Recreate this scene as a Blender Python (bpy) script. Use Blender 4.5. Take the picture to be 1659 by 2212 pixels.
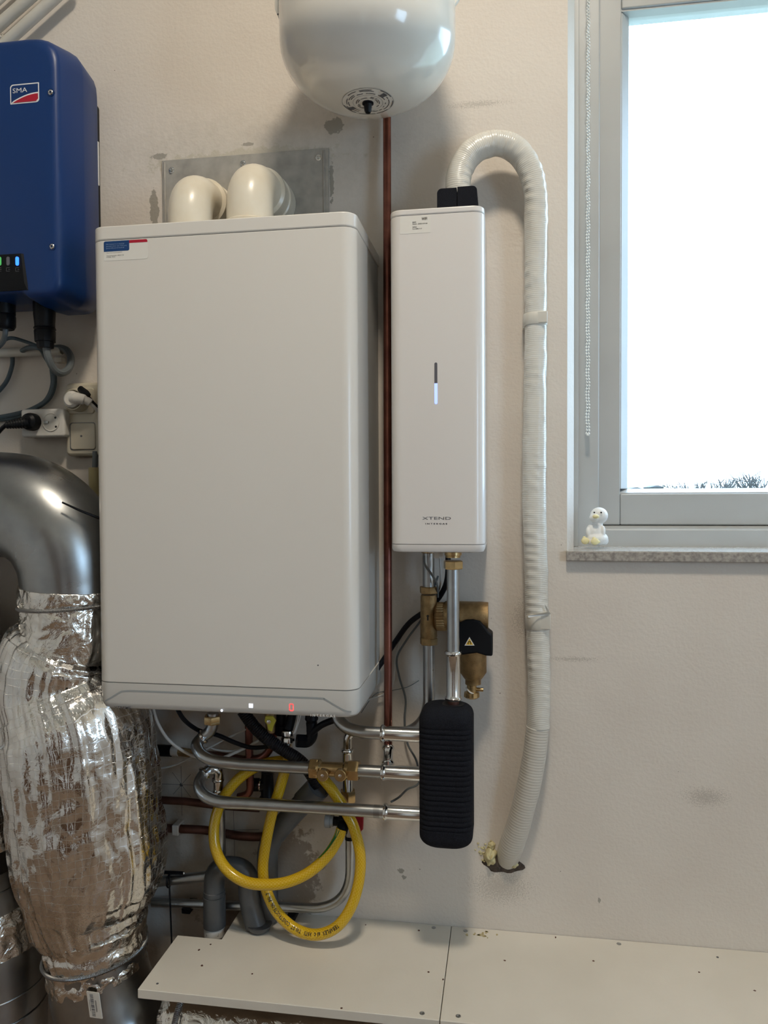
import bpy, bmesh, math, random
from mathutils import Vector, Matrix, noise
random.seed(7)
for o in list(bpy.data.objects): bpy.data.objects.remove(o)
SC = bpy.context.scene
COL = SC.collection
V = Vector

# ------------------------------------------------------------------ camera
IW, IH, F = 1659.0, 2212.0, 1655.28
CAM = V((0.6890, -1.4588, 0.3709))
yaw, pitch, roll = 0.1574, -0.0257, -0.0049
_f = V((-math.sin(yaw)*math.cos(pitch), math.cos(yaw)*math.cos(pitch), math.sin(pitch)))
_r = V((math.cos(yaw), math.sin(yaw), 0.0))
_u = _r.cross(_f)
RT = math.cos(roll)*_r + math.sin(roll)*_u
UP = -math.sin(roll)*_r + math.cos(roll)*_u
FW = _f
cd = bpy.data.cameras.new('camera')
cd.sensor_fit = 'HORIZONTAL'; cd.sensor_width = 36.0; cd.lens = 36.0*F/IW
cd.clip_start = 0.02; cd.clip_end = 500
cam = bpy.data.objects.new('camera', cd)
cam.matrix_world = Matrix(((RT.x, UP.x, -FW.x, CAM.x), (RT.y, UP.y, -FW.y, CAM.y), (RT.z, UP.z, -FW.z, CAM.z), (0, 0, 0, 1)))
COL.objects.link(cam); SC.camera = cam

# ------------------------------------------------------------------ world, big lights, exposure
SKY = 11.0
w = bpy.data.worlds.new('overcast_sky'); SC.world = w; w.use_nodes = True
bgn = w.node_tree.nodes['Background']
bgn.inputs[0].default_value = (0.53, 0.745, 1.0, 1); bgn.inputs[1].default_value = SKY
SC.view_settings.view_transform = 'Standard'; SC.view_settings.look = 'None'
SC.view_settings.gamma = 1.0; SC.view_settings.use_curve_mapping = False
SC.view_settings.exposure = 0.1
SC.cycles.use_denoising = True
SC.cycles.max_bounces = 7; SC.cycles.diffuse_bounces = 4; SC.cycles.glossy_bounces = 4; SC.cycles.use_adaptive_sampling = True; SC.cycles.adaptive_threshold = 0.06; SC.cycles.adaptive_min_samples = 16
SC.cycles.transparent_max_bounces = 8
SC.cycles.caustics_reflective = False; SC.cycles.caustics_refractive = False
SC.cycles.sample_clamp_indirect = 4.0
LAMP_W = 28.5
FLOOR, CEIL = -1.15, 2.45
RX0, RX1, RY = -1.55, 2.35, -3.3
def portal(name, loc, rot, sx, sy):
    l = bpy.data.lights.new(name, 'AREA'); l.shape = 'RECTANGLE'; l.size = sx; l.size_y = sy
    l.cycles.is_portal = True
    o = bpy.data.objects.new(name, l); o.location = loc; o.rotation_euler = rot; COL.objects.link(o)
portal('window_portal', (1.45, 0.30, 0.85), (math.radians(-90), 0, 0), 1.3, 1.25)
portal('side_window_portal', (RX1+0.2, -1.8, 0.55), (0, math.radians(90), 0), 0.95, 0.9)

# ------------------------------------------------------------------ pixel helpers (photo frame 1659 x 2212)
def ray(px, py): return RT*((px-IW/2)/F) - UP*((py-IH/2)/F) + FW
def P(px, py, d):                       # point on the plane at distance d in front of the wall
    r = ray(px, py); t = (-d-CAM.y)/r.y
    return CAM + r*t
def PZ(px, py, z):
    r = ray(px, py); t = (z-CAM.z)/r.z
    return CAM + r*t
def PX(px, py, x):
    r = ray(px, py); t = (x-CAM.x)/r.x
    return CAM + r*t
def L(px, p): return px*((V(p)-CAM).dot(FW))/F     # pixel length -> metres at point p

# ------------------------------------------------------------------ materials
MATS = {}
def nt(name):
    m = bpy.data.materials.new(name); m.use_nodes = True
    n = m.node_tree.nodes; return m, n, m.node_tree.links, n['Principled BSDF']
def mat(name, col, rough=0.5, metal=0.0, var=None, bump=None, coat=0.0, rvar=0.0, spec=None, sss=0.0, var2=None):
    """var=(scale, amount 0..1, second colour)  bump=(scale, strength)"""
    m, n, l, b = nt(name)
    b.inputs['Base Color'].default_value = (*col, 1); b.inputs['Roughness'].default_value = rough
    b.inputs['Metallic'].default_value = metal
    if coat: b.inputs['Coat Weight'].default_value = coat; b.inputs['Coat Roughness'].default_value = 0.06
    if spec is not None: b.inputs['Specular IOR Level'].default_value = spec
    tc = n.new('ShaderNodeTexCoord')
    if var:
        t = n.new('ShaderNodeTexNoise'); t.inputs['Scale'].default_value = var[0]; t.inputs['Detail'].default_value = 6
        l.new(tc.outputs['Object'], t.inputs['Vector'])
        cr = n.new('ShaderNodeValToRGB'); cr.color_ramp.elements[0].position = 0.38; cr.color_ramp.elements[1].position = 0.66
        c2 = var[2] if len(var) > 2 else tuple(c*(1-var[1]) for c in col)
        cr.color_ramp.elements[0].color = (*col, 1); cr.color_ramp.elements[1].color = (*c2, 1)
        l.new(t.outputs['Fac'], cr.inputs['Fac']); l.new(cr.outputs['Color'], b.inputs['Base Color'])
        if rvar:
            mr = n.new('ShaderNodeMapRange'); mr.inputs['To Min'].default_value = max(0.02, rough-rvar); mr.inputs['To Max'].default_value = rough+rvar
            l.new(t.outputs['Fac'], mr.inputs['Value']); l.new(mr.outputs[0], b.inputs['Roughness'])
    if bump:
        t2 = n.new('ShaderNodeTexNoise'); t2.inputs['Scale'].default_value = bump[0]; t2.inputs['Detail'].default_value = 4
        l.new(tc.outputs['Object'], t2.inputs['Vector'])
        bp = n.new('ShaderNodeBump'); bp.inputs['Strength'].default_value = bump[1]; bp.inputs['Distance'].default_value = 0.002
        l.new(t2.outputs['Fac'], bp.inputs['Height']); l.new(bp.outputs['Normal'], b.inputs['Normal'])
    MATS[name] = m; return m
def emit(name, col, s):
    m, n, l, b = nt(name)
    b.inputs['Base Color'].default_value = (*col, 1)
    b.inputs['Emission Color'].default_value = (*col, 1); b.inputs['Emission Strength'].default_value = s
    m.cycles.emission_sampling = 'NONE'
    MATS[name] = m; return m

mat('boiler_white', (0.72, 0.69, 0.64), 0.32, bump=(900, 0.02), coat=0.15)
mat('boiler_grey', (0.62, 0.60, 0.56), 0.35)
mat('groove', (0.20, 0.20, 0.20), 0.6)
mat('trim_grey', (0.33, 0.35, 0.35), 0.4)
mat('chassis', (0.55, 0.55, 0.53), 0.45)
mat('xtend_white', (0.74, 0.71, 0.68), 0.28, coat=0.2)
mat('tank_white', (0.80, 0.78, 0.72), 0.16, coat=0.5, var=(3, 0.06))
mat('blue', (0.0025, 0.032, 0.145), 0.38, bump=(700, 0.05), spec=0.45)
mat('black', (0.003, 0.004, 0.006), 0.42, spec=0.22)
mat('black_matte', (0.012, 0.013, 0.018), 0.85, bump=(800, 0.5))
mat('foam', (0.008, 0.009, 0.013), 0.9, bump=(1100, 1.0), var=(900, 0, (0.020, 0.022, 0.030)), spec=0.15)
mat('rubber', (0.005, 0.006, 0.008), 0.55, spec=0.2)
mat('galv', (0.40, 0.41, 0.41), 0.30, 1.0, var=(14, 0.25), rvar=0.10)
mat('galv_plate', (0.47, 0.45, 0.41), 0.45, 0.35, var=(30, 0.25), rvar=0.10, bump=(40, 0.1))
mat('zinc', (0.50, 0.52, 0.53), 0.30, 1.0, var=(35, 0.15), rvar=0.06)
mat('chrome', (0.72, 0.72, 0.71), 0.13, 1.0)
mat('brass', (0.60, 0.42, 0.20), 0.22, 0.85, var=(60, 0.25), rvar=0.08)
mat('brass_cast', (0.40, 0.27, 0.13), 0.42, 0.85, var=(90, 0.3), bump=(900, 0.35))
mat('copper', (0.27, 0.105, 0.075), 0.34, 0.9, var=(18, 0.4, (0.15, 0.055, 0.045)), rvar=0.1)
mat('copper_dull', (0.16, 0.07, 0.05), 0.5, 0.6, var=(30, 0.4))
mat('pvc_grey', (0.095, 0.10, 0.105), 0.34, var=(25, 0.2))
mat('pvc_cream', (0.74, 0.69, 0.58), 0.3, var=(16, 0.15, (0.68, 0.61, 0.48)), coat=0.15)
mat('pvc_white', (0.66, 0.64, 0.58), 0.35, var=(20, 0.1, (0.60, 0.57, 0.50)))
mat('pvc_yellowed', (0.50, 0.42, 0.22), 0.4, var=(20, 0.2))
mat('cream_plastic', (0.58, 0.53, 0.42), 0.35)
mat('white_plastic', (0.72, 0.70, 0.66), 0.35)
mat('grey_plastic', (0.33, 0.34, 0.34), 0.4)
mat('cable_grey', (0.13, 0.15, 0.16), 0.45)
mat('cable_blue_grey', (0.06, 0.09, 0.11), 0.5)
mat('cable_white', (0.62, 0.60, 0.56), 0.4)
mat('cable_black', (0.003, 0.004, 0.007), 0.45, spec=0.25)
mat('red', (0.28, 0.008, 0.02), 0.35)
mat('lever_yellow', (0.55, 0.50, 0.05), 0.4)
mat('foam_pu', (0.72, 0.64, 0.36), 0.6, bump=(150, 0.6), var=(40, 0.2))
mat('hole_dark', (0.10, 0.075, 0.06), 0.9, bump=(200, 1.0), var=(80, 0.5))
mat('shelf_white', (0.74, 0.70, 0.62), 0.45, var=(5, 0.10, (0.68, 0.64, 0.56)), bump=(120, 0.12))
mat('window_paint', (0.48, 0.49, 0.48), 0.35, var=(7, 0.06))
mat('stone', (0.42, 0.39, 0.35), 0.35, var=(160, 0.45, (0.24, 0.22, 0.20)), bump=(300, 0.2))
mat('stone_top', (0.58, 0.56, 0.52), 0.15, var=(120, 0.25))
mat('ceramic', (0.80, 0.80, 0.78), 0.5, bump=(300, 0.2))
mat('ceramic_yellow', (0.80, 0.72, 0.40), 0.5)
mat('bead', (0.78, 0.78, 0.74), 0.3)
mat('paper', (0.74, 0.72, 0.67), 0.5)
mat('label_blue', (0.004, 0.045, 0.17), 0.4)
mat('label_red', (0.42, 0.008, 0.03), 0.4)
mat('ink', (0.012, 0.012, 0.014), 0.5)
mat('ink_grey', (0.10, 0.10, 0.11), 0.5)
mat('ink_white', (0.80, 0.80, 0.80), 0.4)
mat('emboss', (0.80, 0.80, 0.77), 0.3)
mat('ink_pale_blue', (0.25, 0.35, 0.5), 0.5)
mat('sticker_yellow', (0.75, 0.48, 0.04), 0.4)
mat('green_stripe', (0.01, 0.16, 0.02), 0.4)
mat('brick_slate', (0.05, 0.06, 0.065), 0.7, var=(60, 0.3))
mat('brick_pink', (0.15, 0.11, 0.11), 0.7, var=(60, 0.3))
mat('bark', (0.030, 0.027, 0.024), 0.9); mat('far_grey', (0.055, 0.055, 0.055), 0.9)
mat('lawn', (0.30, 0.32, 0.24), 0.9, var=(0.5, 0.3))
mat('wood_floor', (0.30, 0.20, 0.13), 0.4, var=(6, 0.35))
mat('reflection_brown', (0.15, 0.07, 0.03), 0.45, var=(4, 0.3))  # for the unseen panels that the foil mirrors
mat('ceiling_white', (0.84, 0.82, 0.78), 0.8)
mat('wall_plain', (0.80, 0.78, 0.74), 0.8, bump=(60, 0.2))
mat('pencil', (0.22, 0.21, 0.20), 0.8)
mat('led_off', (0.12, 0.12, 0.14), 0.3)
emit('led_blue', (0.02, 0.13, 1.0), 3.0)
emit('led_green', (0.08, 0.45, 0.12), 0.5)
emit('led_red', (1.0, 0.06, 0.06), 1.6)
emit('led_white', (0.82, 0.88, 1.0), 1.0)
emit('led_violet', (0.30, 0.40, 1.0), 1.3)
emit('lamp_glow', (1.0, 0.87, 0.66), 4.0)

def math_node(n, l, op, a, b=None, clamp=False):
    x = n.new('ShaderNodeMath'); x.operation = op; x.use_clamp = clamp
    for i, v in enumerate((a, b)):
        if v is None: continue
        if isinstance(v, (int, float)): x.inputs[i].default_value = v
        else: l.new(v, x.inputs[i])
    return x.outputs[0]

def wall_material():
    m, n, l, b = nt('wall_paint'); MATS['wall'] = m
    b.inputs['Roughness'].default_value = 0.62; b.inputs['Specular IOR Level'].default_value = 0.3
    geo = n.new('ShaderNodeNewGeometry'); pos = geo.outputs['Position']
    def noi(scale, detail=4, rough=0.6):
        t = n.new('ShaderNodeTexNoise'); t.inputs['Scale'].default_value = scale; t.inputs['Detail'].default_value = detail
        t.inputs['Roughness'].default_value = rough; l.new(pos, t.inputs['Vector']); return t.outputs['Fac']
    def mix(fac, a, c):
        x = n.new('ShaderNodeMix'); x.data_type = 'RGBA'
        l.new(fac, x.inputs[0])
        for i, v in ((6, a), (7, c)):
            if isinstance(v, tuple): x.inputs[i].default_value = (*v, 1)
            else: l.new(v, x.inputs[i])
        return x.outputs[2]
    edge = noi(55, 4, 0.7)
    def blob(px, py, rx, ry, nz=1.2, soft=0.05, src=None):
        c = P(px, py, 0.0); sx, sz = L(rx, c), L(ry, c)
        s = n.new('ShaderNodeVectorMath'); s.operation = 'SUBTRACT'; l.new(pos, s.inputs[0]); s.inputs[1].default_value = c
        d = n.new('ShaderNodeVectorMath'); d.operation = 'DIVIDE'; l.new(s.outputs[0], d.inputs[0]); d.inputs[1].default_value = (sx, 10.0, sz)
        le = n.new('ShaderNodeVectorMath'); le.operation = 'LENGTH'; l.new(d.outputs[0], le.inputs[0])
        k = math_node(n, l, 'MULTIPLY', math_node(n, l, 'SUBTRACT', src or edge, 0.5), nz*2)
        v = math_node(n, l, 'ADD', le.outputs['Value'], k)
        mr = n.new('ShaderNodeMapRange'); l.new(v, mr.inputs['Value'])
        mr.inputs['From Min'].default_value = 1.0-soft; mr.inputs['From Max'].default_value = 1.0+soft
        mr.inputs['To Min'].default_value = 1.0; mr.inputs['To Max'].default_value = 0.0
        return mr.outputs[0]
    def union(lst):
        a = lst[0]
        for c in lst[1:]: a = math_node(n, l, 'MAXIMUM', a, c)
        return a
    big = noi(4, 2)
    cr = n.new('ShaderNodeValToRGB'); l.new(big, cr.inputs['Fac'])
    cr.color_ramp.elements[0].position = 0.35; cr.color_ramp.elements[1].position = 0.7
    cr.color_ramp.elements[0].color = (0.72, 0.665, 0.60, 1); cr.color_ramp.elements[1].color = (0.68, 0.62, 0.555, 1)
    col = cr.outputs['Color']
    fine = noi(38, 4, 0.75)
    # grubby halo above the flue plate, noisy darker patch below the boiler
    grub_dark = math_node(n, l, 'MULTIPLY', union([blob(560, 320, 260, 60, 0.8, 0.6), blob(740, 330, 60, 70, 0.8, 0.6), blob(480, 1760, 220, 130, 0.5, 0.5)]), math_node(n, l, 'MULTIPLY', fine, 0.7), True)
    col = mix(grub_dark, col, (0.42, 0.39, 0.33))
    # damp unpainted plaster with a paint edge
    damp = union([blob(625, 1890, 62, 105, 1.1, 0.1), blob(560, 1990, 120, 30, 0.8, 0.2)])
    col = mix(math_node(n, l, 'MULTIPLY', damp, 0.75), col, (0.26, 0.20, 0.15))
    # chipped paint down to grey plaster
    chips = union([blob(721, 272, 20, 16, 1.0), blob(536, 311, 13, 4, 1.5), blob(345, 337, 16, 7, 1.4), blob(333, 455, 10, 44, 0.9), blob(716, 395, 5, 40, 1.5),
                   blob(865, 1880, 7, 5, 1.8), blob(873, 1895, 5, 4, 1.8), blob(1294, 1945, 3, 5, 2)])
    col = mix(chips, col, (0.36, 0.335, 0.29))
    grain = noi(420, 2, 0.6)
    scuff = union([blob(1082, 1915, 42, 26, 3.0, 0.5, grain), blob(1525, 1722, 30, 14, 3.2, 0.5, grain), blob(1240, 1424, 36, 3.5, 3.2, 0.5, grain), blob(1130, 1335, 16, 30, 3.4, 0.5, grain), blob(1030, 225, 40, 5, 3.4, 0.5, grain)])
    col = mix(math_node(n, l, 'MULTIPLY', scuff, 0.4), col, (0.30, 0.27, 0.23))
    rub = blob(530, 345, 200, 22, 1.4, 0.12)
    col = mix(math_node(n, l, 'MULTIPLY', rub, 0.6), col, (0.50, 0.46, 0.36))
    # small dark specks
    vo = n.new('ShaderNodeTexVoronoi'); vo.inputs['Scale'].default_value = 24; l.new(pos, vo.inputs['Vector'])
    sp = math_node(n, l, 'LESS_THAN', vo.outputs['Distance'], 0.028)
    reg = math_node(n, l, 'GREATER_THAN', noi(5, 2), 0.52)
    col = mix(math_node(n, l, 'MULTIPLY', math_node(n, l, 'MULTIPLY', sp, reg), 0.8), col, (0.16, 0.13, 0.11))
    l.new(col, b.inputs['Base Color'])
    h = math_node(n, l, 'ADD', math_node(n, l, 'MULTIPLY', noi(140, 1), 0.5), math_node(n, l, 'MULTIPLY', noi(18, 2), 0.9))
    bp = n.new('ShaderNodeBump'); bp.inputs['Strength'].default_value = 0.28; bp.inputs['Distance'].default_value = 0.004
    l.new(h, bp.inputs['Height']); l.new(bp.outputs['Normal'], b.inputs['Normal'])
wall_material()

def uv_wave_material(name, base, rough, metal, spacing, strength, fold=0.0, col2=None, grid=None, coat=0.0, dist=0.0015):
    """rings along a tube (v in metres); grid=(u spacing, v spacing) adds a scrim of raised lines"""
    m, n, l, b = nt(name); MATS[name] = m
    b.inputs['Base Color'].default_value = (*base, 1); b.inputs['Roughness'].default_value = rough; b.inputs['Metallic'].default_value = metal
    if coat: b.inputs['Coat Weight'].default_value = coat
    tc = n.new('ShaderNodeTexCoord'); sep = n.new('ShaderNodeSeparateXYZ'); l.new(tc.outputs['UV'], sep.inputs[0])
    u, v = sep.outputs[0], sep.outputs[1]
    h = None
    if spacing:
        h = math_node(n, l, 'SINE', math_node(n, l, 'MULTIPLY', v, 2*math.pi/spacing))
    if grid:
        wob = n.new('ShaderNodeTexNoise'); wob.inputs['Scale'].default_value = 30; l.new(tc.outputs['Object'], wob.inputs['Vector'])
        wv = math_node(n, l, 'MULTIPLY', math_node(n, l, 'SUBTRACT', wob.outputs['Fac'], 0.5), 0.012)
        gl = []
        for c, s in ((u, grid[0]), (v, grid[1])):
            a = math_node(n, l, 'ABSOLUTE', math_node(n, l, 'SINE', math_node(n, l, 'MULTIPLY', math_node(n, l, 'ADD', c, wv), math.pi/s)))
            gl.append(math_node(n, l, 'LESS_THAN', a, 0.11))
        g = math_node(n, l, 'MAXIMUM', gl[0], gl[1])
        l.new(math_node(n, l, 'ADD', math_node(n, l, 'MULTIPLY', g, 0.22), rough), b.inputs['Roughness'])
        g = math_node(n, l, 'MULTIPLY', g, 1.6)
        h = g if h is None else math_node(n, l, 'ADD', h, g)
    if fold:
        t = n.new('ShaderNodeTexNoise'); t.inputs['Scale'].default_value = fold; t.inputs['Detail'].default_value = 5; t.inputs['Distortion'].default_value = 0.8
        l.new(tc.outputs['Object'], t.inputs['Vector'])
        f2 = math_node(n, l, 'MULTIPLY', t.outputs['Fac'], 3.0)
        h = f2 if h is None else math_node(n, l, 'ADD', h, f2)
        if col2:
            cr = n.new('ShaderNodeValToRGB'); cr.color_ramp.elements[0].color = (*base, 1); cr.color_ramp.elements[1].color = (*col2, 1)
            cr.color_ramp.elements[0].position = 0.45; cr.color_ramp.elements[1].position = 0.65
            l.new(t.outputs['Fac'], cr.inputs['Fac']); l.new(cr.outputs[0], b.inputs['Base Color'])
    bp = n.new('ShaderNodeBump'); bp.inputs['Strength'].default_value = strength; bp.inputs['Distance'].default_value = dist
    l.new(h, bp.inputs['Height']); l.new(bp.outputs['Normal'], b.inputs['Normal'])
    return m
uv_wave_material('wrap', (0.68, 0.66, 0.60), 0.26, 0.0, 0.0034, 0.16, fold=22, coat=0.1, dist=0.0008)
uv_wave_material('wrap_smooth', (0.60, 0.57, 0.51), 0.32, 0.0, 0.0052, 0.18, fold=14, coat=0.1, dist=0.0012)
uv_wave_material('foil', (0.78, 0.76, 0.73), 0.12, 1.0, None, 0.55, fold=20, grid=(0.0125, 0.0135), dist=0.0022)
uv_wave_material('foil_smooth', (0.78, 0.75, 0.70), 0.13, 1.0, None, 0.6, fold=34, dist=0.003)
uv_wave_material('ribbed_black', (0.006, 0.007, 0.01), 0.4, 0.0, 0.0042, 1.0, dist=0.0015)
uv_wave_material('clamp_steel', (0.30, 0.30, 0.30), 0.35, 1.0, 0.0025, 0.6, dist=0.001)

def hose_material():
    m, n, l, b = nt('hose_yellow'); MATS['hose'] = m
    b.inputs['Roughness'].default_value = 0.22; b.inputs['Coat Weight'].default_value = 0.3
    tc = n.new('ShaderNodeTexCoord'); sep = n.new('ShaderNodeSeparateXYZ'); l.new(tc.outputs['UV'], sep.inputs[0])
    u, v = sep.outputs[0], sep.outputs[1]
    ls = []
    for s in (1, -1):
        k = math_node(n, l, 'ADD', math_node(n, l, 'MULTIPLY', u, s*1.0), math_node(n, l, 'MULTIPLY', v, 0.75))
        a = math_node(n, l, 'ABSOLUTE', math_node(n, l, 'SINE', math_node(n, l, 'MULTIPLY', k, math.pi/0.0052)))
        ls.append(math_node(n, l, 'LESS_THAN', a, 0.22))
    g = math_node(n, l, 'MAXIMUM', ls[0], ls[1])
    x = n.new('ShaderNodeMix'); x.data_type = 'RGBA'; l.new(math_node(n, l, 'MULTIPLY', g, 0.75), x.inputs[0])
    x.inputs[6].default_value = (0.62, 0.37, 0.004, 1); x.inputs[7].default_value = (0.78, 0.56, 0.06, 1)
    l.new(x.outputs[2], b.inputs['Base Color'])
    bp = n.new('ShaderNodeBump'); bp.inputs['Strength'].default_value = 0.35; bp.inputs['Distance'].default_value = 0.0006
    l.new(g, bp.inputs['Height']); l.new(bp.outputs['Normal'], b.inputs['Normal'])
hose_material()

def glass_material():
    m, n, l, b = nt('window_glass'); MATS['glass'] = m
    out = n['Material Output']; n.remove(b)
    tr = n.new('ShaderNodeBsdfTransparent'); tr.inputs[0].default_value = (0.95, 0.97, 0.97, 1)
    gl = n.new('ShaderNodeBsdfGlossy'); gl.inputs['Roughness'].default_value = 0.0
    fr = n.new('ShaderNodeFresnel'); ge = n.new('ShaderNodeNewGeometry'); mr = n.new('ShaderNodeMapRange')
    mr.inputs['To Min'].default_value = 1.45; mr.inputs['To Max'].default_value = 1/1.45      # same reflectance from both sides of the pane
    l.new(ge.outputs['Backfacing'], mr.inputs['Value']); l.new(mr.outputs[0], fr.inputs['IOR'])
    mx = n.new('ShaderNodeMixShader'); l.new(fr.outputs[0], mx.inputs[0]); l.new(tr.outputs[0], mx.inputs[1]); l.new(gl.outputs[0], mx.inputs[2])
    l.new(mx.outputs[0], out.inputs[0])
glass_material()

# ------------------------------------------------------------------ geometry helpers
class G:
    """collects verts / faces / per-vertex-corner uvs"""
    def __init__(s): s.v = []; s.f = []; s.uv = []
    def add(s, vs, fs, uvs=None):
        o = len(s.v); s.v += [V(x) for x in vs]
        s.f += [[i+o for i in f] for f in fs]
        s.uv += uvs if uvs else [None]*len(fs)
        return s
    def box(s, x0, x1, y0, y1, z0, z1):
        return s.add([(x0,y0,z0),(x1,y0,z0),(x1,y1,z0),(x0,y1,z0),(x0,y0,z1),(x1,y0,z1),(x1,y1,z1),(x0,y1,z1)],
                     [(0,3,2,1),(4,5,6,7),(0,1,5,4),(1,2,6,5),(2,3,7,6),(3,0,4,7)])
    def loft(s, rings, cap=True, closed=True):
        n = len(rings[0]); vs = [p for r in rings for p in r]; fs = []
        for i in range(len(rings)-1):
            for j in range(n if closed else n-1):
                k = (j+1) % n
                fs.append((i*n+j, i*n+k, (i+1)*n+k, (i+1)*n+j))
        if cap: fs.append(tuple(reversed(range(n)))); fs.append(tuple((len(rings)-1)*n+j for j in range(n)))
        return s.add(vs, fs)
    def prism(s, outl, t0, t1, ax='z'):
        f = {'z': lambda a, b, t: (a, b, t), 'y': lambda a, b, t: (a, t, b), 'x': lambda a, b, t: (t, a, b)}[ax]
        return s.loft([[f(a, b, t0) for a, b in outl], [f(a, b, t1) for a, b in outl]])
    def tube(s, pts, r, seg=14, cap=True, rf=None):
        """swept circle; r number or list; uv: u around in metres, v along in metres"""
        pts = [V(p) for p in pts]; n = len(pts)
        rs = r if isinstance(r, (list, tuple)) else [r]*n
        t = [(pts[min(i+1, n-1)]-pts[max(i-1, 0)]).normalized() for i in range(n)]
        a = t[0].orthogonal().normalized()
        ref = V((0, -1, 0)) - t[0]*t[0].dot(V((0, -1, 0)))
        if ref.length > 0.1: a = ref.normalized()
        vs, ln = [], [0.0]
        for i in range(n):
            if i: ln.append(ln[-1]+(pts[i]-pts[i-1]).length)
            a = (a - t[i]*a.dot(t[i])).normalized(); bb = t[i].cross(a)
            for j in range(seg):
                q = 2*math.pi*j/seg
                k = rf(ln[-1], q) if rf else 0.0
                vs.append(pts[i] + (a*math.cos(q)+bb*math.sin(q))*(rs[i]+k))
        fs, uv = [], []
        for i in range(n-1):
            for j in range(seg):
                k = (j+1) % seg
                fs.append((i*seg+j, i*seg+k, (i+1)*seg+k, (i+1)*seg+j))
                u0, u1 = 2*math.pi*j/seg*rs[i], 2*math.pi*(j+1)/seg*rs[i]
                uv.append([(u0, ln[i]), (u1, ln[i]), (u1, ln[i+1]), (u0, ln[i+1])])
        if cap:
            fs.append(tuple(reversed(range(seg)))); uv.append(None)
            fs.append(tuple((n-1)*seg+j for j in range(seg))); uv.append(None)
        return s.add(vs, fs, uv)
    def lathe(s, p0, axis, prof, seg=24, cap=True, nonround=None):
        """prof: (t along axis, radius)"""
        p0 = V(p0); ax = V(axis).normalized()
        a = ax.orthogonal().normalized(); bb = ax.cross(a)
        rings = []
        for t, r in prof:
            rr_ = []
            for j in range(seg):
                q = 2*math.pi*j/seg
                k = nonround(q, t) if nonround else 1.0
                rr_.append(p0+ax*t+(a*math.cos(q)+bb*math.sin(q))*r*k)
            rings.append(rr_)
        return s.loft(rings, cap)
    def cyl(s, p0, p1, r, seg=20):
        p0, p1 = V(p0), V(p1); return s.lathe(p0, p1-p0, [(0, r), ((p1-p0).length, r)], seg)
    def hexnut(s, p0, p1, r):
        p0, p1 = V(p0), V(p1); h = (p1-p0).length
        return s.lathe(p0, p1-p0, [(0, r*.93), (h*.1, r), (h*.9, r), (h, r*.93)], 6)
    def ball(s, c, r, seg=12, ring=8, sc=(1, 1, 1)):
        c = V(c); rings = []
        for i in range(ring+1):
            q = math.pi*i/ring; q = min(max(q, 0.02), math.pi-0.02)
            rings.append([c+V((math.cos(2*math.pi*j/seg)*math.sin(q)*r*sc[0], math.sin(2*math.pi*j/seg)*math.sin(q)*r*sc[1], -math.cos(q)*r*sc[2])) for j in range(seg)])
        return s.loft(rings)
    def poly(s, pts): return s.add(pts, [tuple(range(len(pts)))])

def rr(x0, x1, y0, y1, r, n=6):
    """rounded rectangle outline, r one radius or four (x0y0, x1y0, x1y1, x0y1)"""
    rs = r if isinstance(r, (tuple, list)) else [r]*4
    o = []
    for (cx, cy, q0, ra) in ((x0, y0, 180, rs[0]), (x1, y0, 270, rs[1]), (x1, y1, 0, rs[2]), (x0, y1, 90, rs[3])):
        sx = 1 if cx == x0 else -1; sy = 1 if cy == y0 else -1
        ccx, ccy = cx+sx*ra, cy+sy*ra
        for k in range(n+1):
            q = math.radians(q0+90*k/n); o.append((ccx+ra*math.cos(q), ccy+ra*math.sin(q)))
    return o
def cr(pts, n=8, closed=False):
    pts = [V(p) for p in pts]; o = []
    m = len(pts)
    for i in range(m if closed else m-1):
        g = (lambda k: pts[k % m]) if closed else (lambda k: pts[min(max(k, 0), m-1)])
        p0, p1, p2, p3 = g(i-1), g(i), g(i+1), g(i+2)
        for k in range(n):
            t = k/n
            o.append(0.5*((2*p1)+(p2-p0)*t+(2*p0-5*p1+4*p2-p3)*t*t+(3*p1-p0-3*p2+p3)*t**3))
    if not closed: o.append(pts[-1])
    return o
def fil(pts, rad, n=8):
    pts = [V(p) for p in pts]; o = [pts[0]]
    rads = rad if isinstance(rad, (list, tuple)) else [rad]*(len(pts)-2)
    for i in range(1, len(pts)-1):
        a = (pts[i-1]-pts[i]); b = (pts[i+1]-pts[i]); r = rads[i-1]
        ra, rb = min(r, a.length*.49 if i > 1 else a.length*.98), min(r, b.length*.49 if i < len(pts)-2 else b.length*.98)
        A, B = pts[i]+a.normalized()*ra, pts[i]+b.normalized()*rb
        for k in range(n+1):
            t = k/n; o.append(A*(1-t)**2+pts[i]*2*t*(1-t)+B*t*t)
    o.append(pts[-1]); return o

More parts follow.
